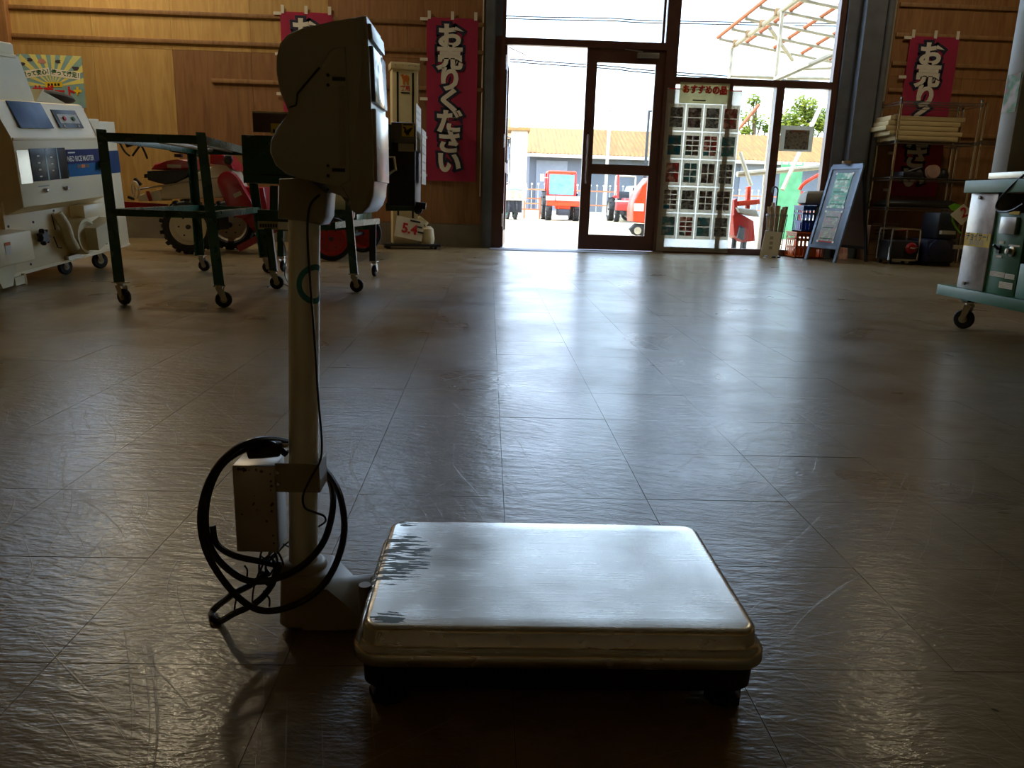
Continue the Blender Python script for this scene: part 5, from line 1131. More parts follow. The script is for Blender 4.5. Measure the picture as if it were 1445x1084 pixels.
# ================================================================== chrome wire racks and what lies on them
def rack(xa, xb, ya, yb, top, shelves, label):
    t = thing('wire_rack', label, 'rack', ((xa+xb)/2, (ya+yb)/2, 0), group=None)
    for x in (xa, xb):
        for y in (ya, yb):
            k = MB(); k.cyl((x, y, 0.0), (x, y, top), 0.0155, seg=10); k.lathe([(0.005, 0), (0.0185, 0), (0.0185, 0.02), (0.005, 0.03)], (x, y, top), (0, 0, 1), 10); k.build('post', MAT['chrome'], t)
    for z in shelves:
        k = MB()
        for zz in (z, z-0.03):
            k.tube([(xa, ya, zz), (xb, ya, zz), (xb, yb, zz), (xa, yb, zz)], 0.004, 6, closed=True)
        n = 22
        for i in range(1, n): k.tube([(xa+(xb-xa)*i/n, ya, z), (xa+(xb-xa)*i/n, yb, z)], 0.0022, 4)
        for x in (xa, xb):
            for y in (ya, yb): k.cyl((x, y, z-0.035), (x, y, z+0.008), 0.018, seg=10)
        k.build('shelf', mat('dull_wire', (120, 116, 110), 0.4, metal=0.8) if 'dull_wire' not in bpy.data.materials else bpy.data.materials['dull_wire'], t)
    return t
ra = P(1273, 140, 9.25); rb = P(1386, 145, 9.25); zs = [P(1265, 198, 9.25).z, P(1255, 250, 9.25).z, 0.7]
zs[2] = 0.64
rack(ra.x, rb.x, 9.25, 9.70, ra.z, [zs[0], zs[1], zs[2], ra.z-0.02], 'chrome wire rack with foam sheets on its upper shelf')
rack(rb.x+0.06, rb.x+1.0, 9.25, 9.70, ra.z-0.03, [zs[0]+0.02, zs[1], zs[2]], 'second chrome wire rack, empty, farther from the door')
MAT['foam'] = mat('cream_foam', (206, 186, 142), 0.8, var=0.06)
for k in range(5):
    b = MB(); x0 = ra.x-0.10+0.03*math.sin(k*2.1)+(0.10 if k == 0 else 0); x1 = x0+0.86-(0.0 if k else 0.12); z0 = zs[0]+0.006+k*0.056
    b.box((x0, 9.27+0.01*k, z0), (x1+0.03*(k == 4), 9.66, z0+0.050), bevel=0.006); o = b.build('foam_sheet', MAT['foam'])
    tag(o, ['shorter cream foam sheet at the bottom of the rack pile', 'cream foam sheet second from the bottom of the rack pile', 'cream foam sheet in the middle of the rack pile', 'cream foam sheet second from the top of the rack pile', 'topmost cream foam sheet of the rack pile'][k], 'sheet', 'foam sheets piled on the rack')
z1 = zs[1]+0.005
b = MB(); c0 = P(1313, 245, 9.35); b.lathe([(0.02, 0), (0.075, 0), (0.075, 0.01), (0.04, 0.012), (0.04, 0.06), (0.075, 0.062), (0.075, 0.072), (0.02, 0.072)], (c0.x, 9.35, z1+0.077), (0, -1, 0), 22); o = b.build('wire_spool', mat('pale_pink_spool', (196, 160, 150), 0.5)); tag(o, 'pale spool standing on the middle rack shelf', 'spool')
b = MB(); c0 = P(1287, 245, 9.35); b.box((c0.x-0.13, 9.31, z1), (c0.x+0.13, 9.57, z1+0.07), bevel=0.02); b.cyl((c0.x-0.06, 9.35, z1+0.06), (c0.x+0.10, 9.34, z1+0.12), 0.018, seg=10); o = b.build('power_tool', MAT['engine']); tag(o, 'dark hand tool lying on the middle rack shelf', 'tool')
b = MB(); c0 = P(1335, 248, 9.35); b.loft([[(c0.x+s_*0.07*math.cos(t), 9.43+s_*0.08*math.sin(t), z1+z) for t in [2*math.pi*i/12 for i in range(12)]] for z, s_ in ((0, 0.9), (0.04, 1), (0.09, 0.75), (0.12, 0.3))]); o = b.build('black_pouch', MAT['black'], smooth=60); tag(o, 'small black pouch at the end of the middle rack shelf', 'pouch')
b = MB(); z2 = zs[2]+0.006
b.loft([[(ra.x+0.03+o_, 9.29+o_*0.4, z2+z), (rb.x-0.05-o_, 9.29+o_*0.4, z2+z+0.01), (rb.x-0.05-o_, 9.66-o_*0.4, z2+z), (ra.x+0.03+o_, 9.66-o_*0.4, z2+z)] for z, o_ in ((0, 0.02), (0.03, 0.0), (0.06, 0.03), (0.085, 0.09))]); o = b.build('black_tarpaulin', MAT['black'], smooth=60); tag(o, 'folded black tarpaulin on the lowest rack shelf', 'tarpaulin')

# ================================================================== green rice grader at the right edge
def HX_(x, y, X): d = ray(x, y); return CAM+d*(X/d.x)
gg = thing('rice_grader', 'green rice grading machine with bare metal panel and yellow label', 'machine', (2.85, 3.6, 0))
FX = 2.50; YA, YB_ = 4.16, 2.9
def face(x0, y0, x1, y1):                 # two picture corners on the left face, as (Y, z)
    a, b = HX_(x0, y0, FX), HX_(x1, y1, FX); return a.y, b.y, a.z, b.z
z_t = HX_(1365, 262, FX).z
def fbox(ya, yb, za, zb, name, m, parent=gg, x0=FX, x1=None, bevel=0.003):
    k = MB(); k.box((x0, min(ya, yb), min(za, zb)), (x1 if x1 else x0+0.03, max(ya, yb), max(za, zb)), bevel=bevel); return k.build(name, m, parent)
zr0, zr1 = HX_(1340, 404, FX-0.03).z, HX_(1340, 419, FX-0.03).z
fbox(YA+0.02, YB_, zr0, zr1, 'lower_rail', MAT['green_mid'], x0=FX-0.03, x1=FX+0.03)
zu0, zu1 = HX_(1362, 255, FX-0.03).z, HX_(1362, 272, FX-0.03).z
ya_u = HX_(1361, 262, FX-0.03).y
fbox(ya_u, YB_, zu0, zu1, 'upper_rail', MAT['green_mid'], x0=FX-0.03, x1=FX+0.02)
fbox(YA-0.02, YB_, zr1+0.02, zu0, 'rear_frame', MAT['green'], x0=FX+0.55, x1=FX+0.6)
sp = MB(); q = [HX_(x, y, FX) for x, y in ((1373, 271), (1411, 271), (1386, 413), (1350, 407))]
q[2].z = q[3].z = (q[2].z+q[3].z)/2; q[0].z = q[1].z = zu1
yl_, yr_ = (q[0].y+q[3].y)/2, (q[1].y+q[2].y)/2
spn = fbox(yl_, yr_, zr0, zu1, 'bare_panel', mat('spangled_zinc_sheet', (178, 172, 168), 0.34, metal=0.8, var=0.14, scale=18), x0=FX-0.004, x1=FX+0.40)
ya, yb, za, zb = face(1364, 328, 1397, 350)
ylb = fbox(ya, yb, za, zb, 'yellow_label', MAT['yellow'], spn, x0=FX-0.006, x1=FX-0.003, bevel=0)
text_part('lettering', 'チョイサー1', MAT['ink'], ylb, (FX-0.0065, (ya+yb)/2, za-(za-zb)*0.3), (0, -1, 0), (0, 0, 1), 0.047, 0.0008, sx=0.72)
text_part('lettering', '30-150-15', MAT['label_grey'], ylb, (FX-0.0065, (ya+yb)/2, za-(za-zb)*0.72), (0, -1, 0), (0, 0, 1), 0.04, 0.0008, sx=0.72)
for x, y in ((1385, 279), (1362, 400)):
    c = HX_(x, y, FX); k = MB(); k.cyl((FX-0.012, c.y, c.z), (FX, c.y, c.z), 0.009, seg=8); k.build('bolt', MAT['zinc'], spn)
# green control cabinet next to it
ya_c, yb_c = yr_-0.006, HX_(1436, 380, FX).y
gp2 = fbox(ya_c, yb_c, zr0, HX_(1415, 300, FX).z, 'control_cabinet', MAT['green_mid'], x0=FX+0.004, x1=FX+0.40)
fbox(yb_c-0.006, YB_, zr0, zr0+0.16, 'lower_cover', MAT['green_mid'], x0=FX+0.004, x1=FX+0.4)
fbox(yb_c-0.006, YB_, zr0+0.16, zu1, 'dark_recess', MAT['engine'], x0=FX+0.12, x1=FX+0.4)
ya, yb, za, zb = face(1417, 306, 1435, 331); fbox(ya, yb, za, zb, 'cover_box', MAT['alu'], gp2, x0=FX-0.016, x1=FX+0.005)
ya, yb, za, zb = face(1424, 298, 1438, 303); fbox(ya, yb, za, zb, 'yellow_tag', MAT['yellow'], gp2, x0=FX, x1=FX+0.005, bevel=0)
for (x0, y0, x1, y1) in ((1397, 382, 1416, 392), (1418, 386, 1430, 395), (1410, 397, 1427, 409), (1423, 345, 1438, 349), (1410, 340, 1416, 344), (1405, 360, 1412, 364)):
    ya, yb, za, zb = face(x0, y0, x1, y1); l_ = fbox(ya, yb, za, zb, 'white_label', MAT['paper'], gp2, x0=FX+0.0015, x1=FX+0.0045, bevel=0)
    if y1-y0 > 8:
        for k_ in range(3): fbox(ya-0.006, yb+0.006, za-(za-zb)*(0.2+0.25*k_), za-(za-zb)*(0.27+0.25*k_), 'text_line', MAT['label_grey'], l_, x0=FX+0.0005, x1=FX+0.0016, bevel=0)
c = HX_(1428, 355, FX); k = MB(); k.lathe([(0.005, 0), (0.024, 0), (0.024, 0.008), (0.016, 0.012), (0.013, 0.03), (0.005, 0.032)], (FX+0.003, c.y, c.z), (-1, 0, 0), 16); k.build('rotary_switch', MAT['zinc'], gp2)
c = HX_(1409, 352, FX); k = MB(); k.box((FX-0.004, c.y-0.012, c.z-0.02), (FX+0.005, c.y+0.012, c.z+0.02)); k.bar((FX, c.y, c.z), (FX-0.03, c.y, c.z+0.022), 0.010, 0.010); k.build('toggle_switch', MAT['black'], gp2)
ya, yb, za, zb = face(1398, 244, 1444, 254); fbox(ya, YB_, zu0+0.004, zu0+0.035, 'top_plate', MAT['zinc'], x0=FX-0.01, x1=FX+0.55)
cb = MB(); cb.tube([HX_(x, y, FX-d_) for x, y, d_ in ((1445, 247, 0.02), (1428, 262, 0.03), (1410, 282, 0.03), (1406, 294, 0.03), (1413, 299, 0.03), (1428, 297, 0.03), (1444, 288, 0.02))], 0.006, 6, n=6); cb.build('cable', MAT['cord'], gg)
# legs with casters
for x, y in ((2.58, 4.05), (2.58, 3.0), (3.0, 4.05), (3.0, 3.0)):
    k = MB(); k.box((x-0.028, y-0.028, 0.145), (x+0.028, y+0.028, zr1+0.01)); k.build('leg', MAT['green_mid'], gg)
    caster(gg, (x-0.012, y, 0), 0.052, 2.2 if y > 3.5 else 0.6, 0.146)
fbox(YA, YB_, zr1, zr0, 'far_rail', MAT['green_mid'], x0=FX+0.46, x1=FX+0.54)
for y in (YA, YB_): fbox(y, y-0.05 if y == YA else y+0.05, zr1, zr0, 'end_rail', MAT['green_mid'], x0=FX+0.03, x1=FX+0.46)
# tall elevator shaft rising from the grader
e0, e1 = HX_(1398, 244, FX+0.02), HX_(1420, 244, FX+0.02)
zt = 2.75
sh_ = fbox(e0.y, e1.y, zu0+0.03, zt, 'elevator_shaft', mat('pale_grey_blue_enamel', (176, 180, 184), 0.45, var=0.05), x0=FX+0.02, x1=FX+0.30)
a, b_ = HX_(1410, 108, FX+0.02), HX_(1435, 160, FX+0.02)
sk = fbox(e0.y-0.01, e1.y+0.01, HX_(1425, 106, FX+0.02).z, HX_(1418, 160, FX+0.02).z, 'sticker', print_mat('sticker_print', [(196, 70, 70), (80, 150, 90), (210, 200, 190)], 12, (220, 220, 214), 0.5), sh_, x0=FX+0.0175, x1=FX+0.0205, bevel=0)

# ================================================================== door mat
dm = MB(); a, b_, c_, d_ = G(697, 353.5), G(880, 357.5), G(884, 362), G(690, 356.5)
dm.box((0.02, WY-0.42, 0.0005), (1.95, WY-0.03, 0.006), bevel=0.002); o = dm.build('door_mat', mat('grey_rubber_mat', (112, 112, 116), 0.6, var=0.1)); tag(o, 'thin grey mat on the floor inside the doorway', 'mat')
# ================================================================== outside: buildings, fence, machines in the sun
GZ = -0.125
MAT['roof_tan'] = mat('weathered_tan_roof', (136, 100, 50), 0.8, var=0.15, scale=2.5, stretch=(3, 0.4, 0.4))
MAT['bgrey'] = mat('grey_shed_wall', (92, 98, 108), 0.7, var=0.06, scale=1)
MAT['shutter'] = mat('pale_shutter', (122, 128, 138), 0.6, var=0.04)
MAT['bwhite'] = mat('white_render', (176, 172, 162), 0.8, var=0.05)
MAT['t_orange'] = mat('tractor_orange', (206, 58, 22), 0.35, var=0.08)
MAT['t_red'] = mat('tractor_red', (176, 34, 26), 0.35, var=0.08)
MAT['rust'] = mat('orange_primer', (186, 108, 68), 0.6, var=0.12)
MAT['pipe'] = mat('galvanised_pipe', (184, 176, 156), 0.45, metal=0.5, var=0.1)
MAT['teal_wheel'] = mat('teal_hub', (30, 120, 110), 0.5)
BY = 40.0
sb_ = thing('shed_building', 'long grey shed with weathered tan roof across the yard', 'building', (12, BY, GZ))
ex0, ex1 = P(742, 220, BY).x, P(1240, 220, BY).x; ez = P(742, 219, BY-0.6).z; rz = P(742, 180, BY+4).z
b = MB(); b.box((ex0+0.2, BY, GZ), (ex1, BY+8, ez+0.1)); b.build('wall', MAT['bgrey'], sb_)
rf = MB(); n = 90
for sgn in (0,):
    lo, hi = [], []
    for i in range(n*2+1):
        x = ex0-0.3+(ex1-ex0+0.6)*i/(n*2); dz = 0.05 if i % 2 else 0.0
        lo.append((x, BY-0.6, ez+0.10+dz)); hi.append((x, BY+4, rz+dz))
    for i in range(n*2): rf.poly([lo[i], lo[i+1], hi[i+1], hi[i]])
    bk = [(x, BY+8.6, ez+0.1) for x, _, _ in hi]
    for i in range(n*2): rf.poly([hi[i], hi[i+1], bk[i+1], bk[i]])
bmesh.ops.remove_doubles(rf.bm, verts=rf.bm.verts, dist=0.001); bmesh.ops.solidify(rf.bm, geom=rf.bm.faces[:], thickness=0.06)
rf.build('roof', MAT['roof_tan'], sb_, smooth=0)
b = MB(); b.box((ex0-0.3, BY-0.66, ez-0.06), (ex1+0.3, BY-0.58, ez+0.10)); b.build('gutter', MAT['bwhite'], sb_)
for x0_, x1_, zt_ in ((757, 801, 226), (1046, 1082, 226)):
    b = MB(); a, e = P(x0_, zt_, BY), P(x1_, zt_, BY); b.box((a.x, BY-0.05, GZ), (e.x, BY+0.02, a.z)); b.build('roller_shutter', MAT['shutter'], sb_)
wh = thing('white_storehouse', 'narrow white storehouse gable at the end of the grey shed', 'building', (1.0, BY-2, GZ))
a, e = P(722, 184, BY-2.6), P(745, 184, BY-2.6)
b = MB(); b.box((a.x, BY-2.6, GZ), (e.x, BY-0.9, a.z)); b.build('wall', MAT['bwhite'], wh)
b = MB(); b.box((a.x-0.2, BY-2.8, a.z), (e.x+0.1, BY-0.8, a.z+0.12)); b.build('roof_edge', MAT['roof_tan'], wh)
hs = thing('grey_house', 'grey house with dark windows beyond the white storehouse', 'building', (-1, 44, GZ))
a, e = P(640, 194, 44), P(719, 194, 44)
b = MB(); b.box((a.x, 44, GZ), (e.x, 50, a.z)); b.build('wall', MAT['bgrey'], hs)
b = MB(); b.prism([(a.x-0.4, 43.5, a.z), (a.x-0.4, 47, a.z+1.4), (a.x-0.4, 50.5, a.z)], (e.x-a.x+0.5, 0, 0)); b.build('roof', MAT['roof_tan'], hs)
for x0_, x1_, y0_, y1_ in ((705, 719, 206, 226), (705, 717, 230, 246)):
    q, w = P(x0_, y0_, 43.95), P(x1_, y1_, 43.95); b = MB(); b.box((q.x, 43.93, w.z), (w.x, 44.0, q.z)); b.build('window', MAT['shutter'], hs)
# ---- fence with white finials and red rails
FY = 33.0
fe = thing('iron_fence', 'low iron fence with white finials and red rails along the yard', 'fence', (6, FY, GZ))
fx0, fx1 = P(741, 270, FY).x, P(1160, 280, FY).x
for z in (0.55, 1.12):
    b = MB(); b.bar((fx0, FY, GZ+z), (fx1, FY, GZ+z), 0.04, 0.05); b.build('rail', MAT['rust'], fe)
nf = int((fx1-fx0)/0.27); pick = None
for i in range(nf+1):
    x = fx0+(fx1-fx0)*i/nf
    if pick is None:
        k = MB(True); k.cyl((0, 0, 0.1), (0, 0, 1.3), 0.016, seg=6); k.ball((0, 0, 1.34), 0.045, u=8, v=6); pick = k.mesh('picket', MAT['bwhite'])
    o = bpy.data.objects.new('picket', pick); COL.objects.link(o); o.parent = fe; o.location = FR[fe.name].inverted() @ Vector((x, FY, GZ))
b = MB(); b.box((fx0-2, FY-0.1, GZ-0.1), (fx1, FY+0.1, GZ+0.28)); b.build('kerb_wall', MAT['bwhite'], fe)
# ---- lamp posts and wires
lp = thing('lamp_post', 'dark street lamp post with one bent arm beyond the fence', 'lamp post', P(912, 285, 36).to_tuple())
b = MB(); t = P(916, 157, 36); g0 = P(908, 300, 36); b.tube([(t.x, 36, GZ), (t.x, 36, t.z)], 0.06, 8); b.build('post', MAT['engine'], lp)
b = MB(); b.tube([(t.x-0.05, 36, t.z), (t.x+0.5, 36, t.z+0.02)], 0.04, 8); b.build('arm', MAT['engine'], lp)
b = MB(); b.box((t.x+0.25, 35.85, t.z-0.06), (t.x+0.85, 36.15, t.z+0.03), bevel=0.02); b.build('lamp_head', MAT['pipe'], lp)
fp_ = thing('flag_pole', 'slender white pole rising above the shed roof', 'pole', (P(857, 250, 35).x, 35, GZ))
t = P(861, 156, 35); b = MB(); b.tube([(t.x, 35, GZ), (t.x, 35, t.z)], 0.07, 8); b.build('shaft', MAT['bwhite'], fp_)
b = MB(); b.box((t.x-0.12, 34.9, t.z), (t.x+0.14, 35.1, t.z+0.10)); b.build('head', MAT['pipe'], fp_)
for i, (y0_, y1_, lab) in enumerate(((86, 105, 'lower power line on poles, sagging across the sky beyond the doors'), (26, 33, 'upper power line on taller poles beyond the doors'))):
    YW_ = 48.0+3*i; a, e = P(710, y0_, YW_), P(943, y1_, YW_); d_ = e-a
    p0_, p1_ = a-d_*(10/d_.x)*1.0, e+d_*(16/d_.x); p0_.z += 0.2; p1_.z += 0.2
    pw = thing('power_line', lab, 'power line', (p0_.x, YW_, GZ))
    m_ = p0_.lerp(p1_, 0.45)-Vector((0, 0, 0.1))
    for dz in (0.0, 0.14):
        k = MB(); k.tube([p0_+Vector((0, 0, dz)), a+Vector((0, 0, dz)), m_+Vector((0, 0, dz-0.05)), e+Vector((0, 0, dz)), p1_+Vector((0, 0, dz))], 0.04, 6, n=5); k.build('wire', MAT['engine'], pw)
    for q in (p0_, p1_):
        k = MB(); k.cyl((q.x, YW_, GZ), (q.x, YW_, q.z+0.4), 0.14, 0.10, seg=10); k.bar((q.x-0.6, YW_, q.z+0.05), (q.x+0.6, YW_, q.z+0.05), 0.08, 0.08); k.build('pole', MAT['bgrey'], pw)
# ---- cab tractor facing the shop
def wheel_y(parent, x, y, r, w, m, name='wheel'):
    return big_wheel(parent, (x, y, GZ+r), r, (1, 0, 0), w, r*0.55, m, 10, name)
TY_ = 28.3; tc = (P(768, 300, TY_).x+P(819, 300, TY_).x)/2
tr_ = thing('cab_tractor', 'orange cab tractor with tiller parked facing the shop', 'tractor', (tc, TY_, GZ))
def tb(x0, x1, y0, y1, z0, z1, name, m, par, bevel=0.02):
    k = MB(); k.box((tc+x0, TY_+y0, GZ+z0), (tc+x1, TY_+y1, GZ+z1), bevel=bevel); return k.build(name, m, par)
for s in (-1, 1):
    wheel_y(tr_, tc+s*0.50, TY_+0.0, 0.33, 0.22, MAT['bwhite']); wheel_y(tr_, tc+s*0.52, TY_+1.5, 0.52, 0.30, MAT['bwhite'])
tb(-0.24, 0.24, -0.5, 0.7, 0.40, 0.86, 'hood', MAT['t_orange'], tr_, 0.06); tb(-0.62, 0.62, -0.62, -0.45, 0.52, 0.80, 'front_blade', MAT['t_orange'], tr_, 0.03)
tb(-0.66, 0.66, -0.66, -0.60, 0.70, 0.86, 'cream_bar', MAT['bwhite'], tr_); tb(-0.2, 0.2, -0.55, 0.4, 0.2, 0.42, 'axle_frame', MAT['engine'], tr_); tb(-0.34, -0.30, -0.66, -0.62, 0.70, 0.86, 'clamp', MAT['t_red'], tr_, 0.005)
tb(-0.10, 0.10, -0.52, -0.48, 0.24, 0.42, 'yellow_tag', MAT['yellow'], tr_, 0.01)
cabn = tb(-0.52, 0.52, 0.7, 1.9, 1.66, 1.76, 'cab_roof', MAT['t_orange'], tr_, 0.04)
for x in (-0.5, 0.5):
    for y in (0.72, 1.86): tb(x-0.035, x+0.035, y-0.035, y+0.035, 0.8, 1.68, 'cab_pillar', MAT['t_red'], tr_, 0.008)
tb(-0.45, 0.45, 0.70, 0.72, 0.92, 1.62, 'windscreen', mat('green_tinted_glass', (104, 150, 156), 0.15), tr_, 0.0); tb(-0.5, 0.5, 0.75, 1.85, 0.55, 0.92, 'cab_body', MAT['t_orange'], tr_, 0.03)
b = MB(); b.tube([(tc-0.5, TY_+0.7, GZ+1.5), (tc-0.68, TY_+0.6, GZ+1.5)], 0.015, 6); b.box((tc-0.80, TY_+0.56, GZ+1.36), (tc-0.66, TY_+0.60, GZ+1.62), bevel=0.01); b.build('mirror', MAT['pipe'], tr_)
for s in (-1, 1): tb(s*0.3-0.07, s*0.3+0.07, -0.54, -0.48, 0.72, 0.82, 'headlamp', MAT['paper'], tr_, 0.01)
# ---- open tractor with roll bar
TY_ = 29.0; tc = (P(872, 300, TY_).x+P(903, 300, TY_).x)/2
t2 = thing('open_tractor', 'red open tractor with roll bar and wide front tiller', 'tractor', (tc, TY_, GZ))
for s in (-1, 1):
    wheel_y(t2, tc+s*0.42, TY_+0.2, 0.28, 0.18, MAT['bwhite']); wheel_y(t2, tc+s*0.46, TY_+1.4, 0.44, 0.24, MAT['bwhite'])
tb(-0.55, 0.60, -0.55, -0.1, 0.42, 0.72, 'tiller_cover', MAT['t_red'], t2, 0.04); tb(-0.2, 0.2, -0.1, 0.8, 0.4, 0.86, 'hood', MAT['t_red'], t2, 0.06); tb(-0.58, 0.62, -0.5, -0.15, 0.72, 0.78, 'cream_bar', MAT['bwhite'], t2)
tb(-0.22, 0.22, 1.0, 1.4, 0.7, 0.8, 'seat', MAT['engine'], t2); tb(-0.22, 0.22, 1.36, 1.44, 0.8, 1.12, 'seat_back', MAT['engine'], t2); tb(-0.15, 0.15, -0.1, 1.5, 0.25, 0.7, 'chassis', MAT['engine'], t2)
b = MB(); b.tube([(tc-0.3, TY_+1.6, GZ+0.6), (tc-0.3, TY_+1.6, GZ+1.58), (tc-0.22, TY_+1.6, GZ+1.68), (tc+0.38, TY_+1.6, GZ+1.68), (tc+0.46, TY_+1.6, GZ+1.58), (tc+0.46, TY_+1.6, GZ+0.6)], 0.035, 8, n=3); b.build('roll_bar', MAT['pipe'], t2)
b = MB(); b.tube([(tc-0.34, TY_+0.6, GZ+0.85), (tc-0.38, TY_+0.6, GZ+1.75)], 0.04, 8); b.build('exhaust_stack', MAT['t_red'], t2)
for s in (-1, 1): tb(s*0.34-0.08, s*0.34+0.08, 1.0, 1.5, 0.86, 0.96, 'fender', MAT['t_red'], t2, 0.02)
# ---- white car behind
cx_ = P(905, 300, 31.5).x
wc = thing('parked_car', 'pale blue-white car parked behind the red open tractor', 'car', (cx_, 31.5, GZ))
b = MB(); b.prism([(cx_-0.85+x, 31.0, GZ+z) for x, z in ((0, 0.2), (1.7, 0.2), (1.7, 0.8), (1.5, 0.85), (1.35, 1.35), (0.35, 1.35), (0.2, 0.85), (0, 0.8))], (0, 1.5, 0), 0.06); b.build('body', mat('pale_car_paint', (180, 196, 206), 0.25), wc)
b = MB(); b.box((cx_-0.5, 30.985, GZ+0.9), (cx_+0.5, 31.01, GZ+1.28)); b.build('window', MAT['engine'], wc)
for x in (-0.6, 0.6): big_wheel(wc, (cx_+x, 31.1, GZ+0.28), 0.28, (0, 1, 0), 0.2, 0.17, MAT['pipe'])
# ---- white transplanter at the left
TX_ = P(724, 290, 28).x
tp = thing('rice_transplanter', 'white boxy rice transplanter with teal wheels at the yard edge', 'machine', (TX_, 28, GZ))
a, e = P(696, 256, 28), P(746, 256, 28); z1_ = P(720, 283, 28).z; zt_ = P(720, 258, 28).z
b = MB(); b.box((a.x, 28, z1_), (e.x-0.05, 28.9, zt_), bevel=0.03); tbd = b.build('seedling_rack', MAT['bwhite'], tp)
b = MB(); b.box((a.x-0.02, 27.96, zt_-0.22), (e.x-0.03, 28.0, zt_-0.15)); b.build('blue_stripe', mat('sky_blue_stripe', (130, 190, 214), 0.5), tbd)
for px_ in (713, 723.5, 734):
    q = P(px_, 274, 27.95); b = MB(); b.box((q.x-0.07, 27.96, q.z-0.12), (q.x+0.07, 28.0, q.z+0.12)); b.build('label_square', MAT['kraft'], tbd)
b = MB(); b.box((a.x+0.2, 28.1, GZ+0.25), (e.x-0.2, 28.8, z1_+0.02)); b.build('chassis', MAT['engine'], tp)
for px_ in (716, 727): big_wheel(tp, (P(px_, 300, 28).x, 28.2, GZ+0.34), 0.34, (1, 0.2, 0), 0.09, 0.2, MAT['teal_wheel'], 8)
bw = thing('site_rail', 'low red guard rail beside the white transplanter', 'rail', (P(745, 300, 30).x, 30, GZ))
for z in (0.35, 0.75):
    b = MB(); b.bar((P(735, 290, 30).x, 30, GZ+z), (P(763, 290, 30).x, 30, GZ+z), 0.05, 0.05); b.build('rail', MAT['rust'], bw)
for px_ in (740, 762): b = MB(); x = P(px_, 290, 30).x; b.box((x-0.03, 29.97, GZ), (x+0.03, 30.03, GZ+0.8)); b.build('post', MAT['rust'], bw)
# ---- tracked carrier with round orange hood, close to the door
KX, KY = 3.55, 17.0
kc = thing('crawler_carrier', 'orange round-hooded machine on a rubber crawler outside the door', 'machine', (KX, KY, GZ))
x0_ = P(893, 290, KY).x
b = MB(); pts = []
for k in range(16): t = math.pi*k/15; pts.append((x0_+0.55-0.55*math.cos(t) if t < math.pi/2 else x0_+0.55+0.75*(-math.cos(t)), KY, GZ+0.42+0.62*math.sin(t)**0.7))
zt_ = P(905, 250, KY).z
b.prism([(x0_+x, KY, z) for x, z in ((0.02, 0.20), (0.0, 0.45), (0.02, 0.62), (0.08, 0.80), (0.18, 0.95), (0.32, zt_), (0.9, zt_+0.02), (1.1, 0.9), (1.15, 0.25), (0.3, 0.16))], (0, 0.75, 0), 0.05); hdb = b.build('round_hood', MAT['t_orange'], kc)
b = MB(); b.prism([(x0_+x, KY-0.02, z) for x, z in ((0.30, 0.2), (0.30, 0.5), (0.36, 0.8), (0.48, 0.95), (0.52, 0.95), (0.42, 0.78), (0.36, 0.5), (0.36, 0.2))], (0, 0.8, 0)); b.build('yellow_trim', MAT['yellow'], hdb)
b = MB(); b.box((x0_+0.03, KY-0.012, 0.42), (x0_+0.24, KY+0.01, 0.58), bevel=0.003); b.build('white_decal', MAT['paper'], hdb)
tk_ = [(x0_-0.02, GZ+0.16), (x0_+0.06, GZ+0.05), (x0_+0.2, GZ), (x0_+1.2, GZ), (x0_+1.3, GZ+0.12), (x0_+1.2, GZ+0.26), (x0_+0.1, GZ+0.28)]
b = MB(); b.prism([(x, KY+0.05, z) for x, z in tk_], (0, 0.22, 0), 0.02); trk = b.build('crawler', MAT['rubber'], kc)
for k in range(9): b = MB(); b.box((x0_+0.02+0.13*k, KY+0.03, GZ+0.005), (x0_+0.08+0.13*k, KY+0.28, GZ+0.03)); b.build('track_lug', MAT['kraft'], trk)
for k in range(4): b = MB(); b.cyl((x0_+0.15+0.3*k, KY+0.03, GZ+0.13), (x0_+0.15+0.3*k, KY+0.06, GZ+0.13), 0.08, seg=14); b.build('road_wheel', MAT['pipe'], trk)
b = MB(); b.tube([(x0_+0.5, KY+0.4, zt_-0.1), (x0_+0.48, KY+0.4, zt_+0.5)], 0.03, 8); b.build('stack', MAT['t_orange'], kc)
# ---- red tiller attachment behind the low window
RX, RY = P(1052, 320, 12.2).x, 12.2
ri = thing('red_implement', 'red rotary tiller attachment standing outside the low window', 'implement', (RX, RY, GZ))
def ipx(pts, Y, d, name, m, par=ri, bv=0.02): k = MB(); k.prism([P(x, y, Y) for x, y in pts], (0, d, 0), bv); return k.build(name, m, par)
ipx([(1034, 304), (1042, 300), (1064, 312), (1066, 340), (1048, 342), (1036, 332)], RY, 0.5, 'tine_cover', MAT['t_red'])
ipx([(1036, 282), (1040, 280), (1042, 306), (1036, 306)], RY, 0.4, 'end_plate', MAT['t_red'], bv=0.005); ipx([(1042, 284), (1072, 281), (1073, 288), (1042, 291)], RY, 0.14, 'cross_beam', MAT['t_orange'], bv=0.01)
ipx([(1040, 293), (1068, 296), (1072, 306), (1044, 300)], RY-0.1, 0.5, 'cream_hood', MAT['bwhite']); ipx([(1055, 264), (1060, 263), (1058, 300), (1053, 300)], RY+0.1, 0.1, 'mast', MAT['t_orange'], bv=0.005)
k = MB(); q = P(1050, 335, RY+0.2); k.cyl((q.x, RY+0.2, GZ), (q.x, RY+0.2, q.z+0.1), 0.05, seg=10); k.cyl((q.x-0.12, RY+0.3, GZ), (q.x-0.12, RY+0.3, q.z+0.1), 0.04, seg=10); k.build('prop_stand', MAT['engine'], ri)
ipx([(1044, 318), (1052, 322), (1050, 340), (1040, 336)], RY-0.05, 0.06, 'rubber_flap', MAT['engine'])
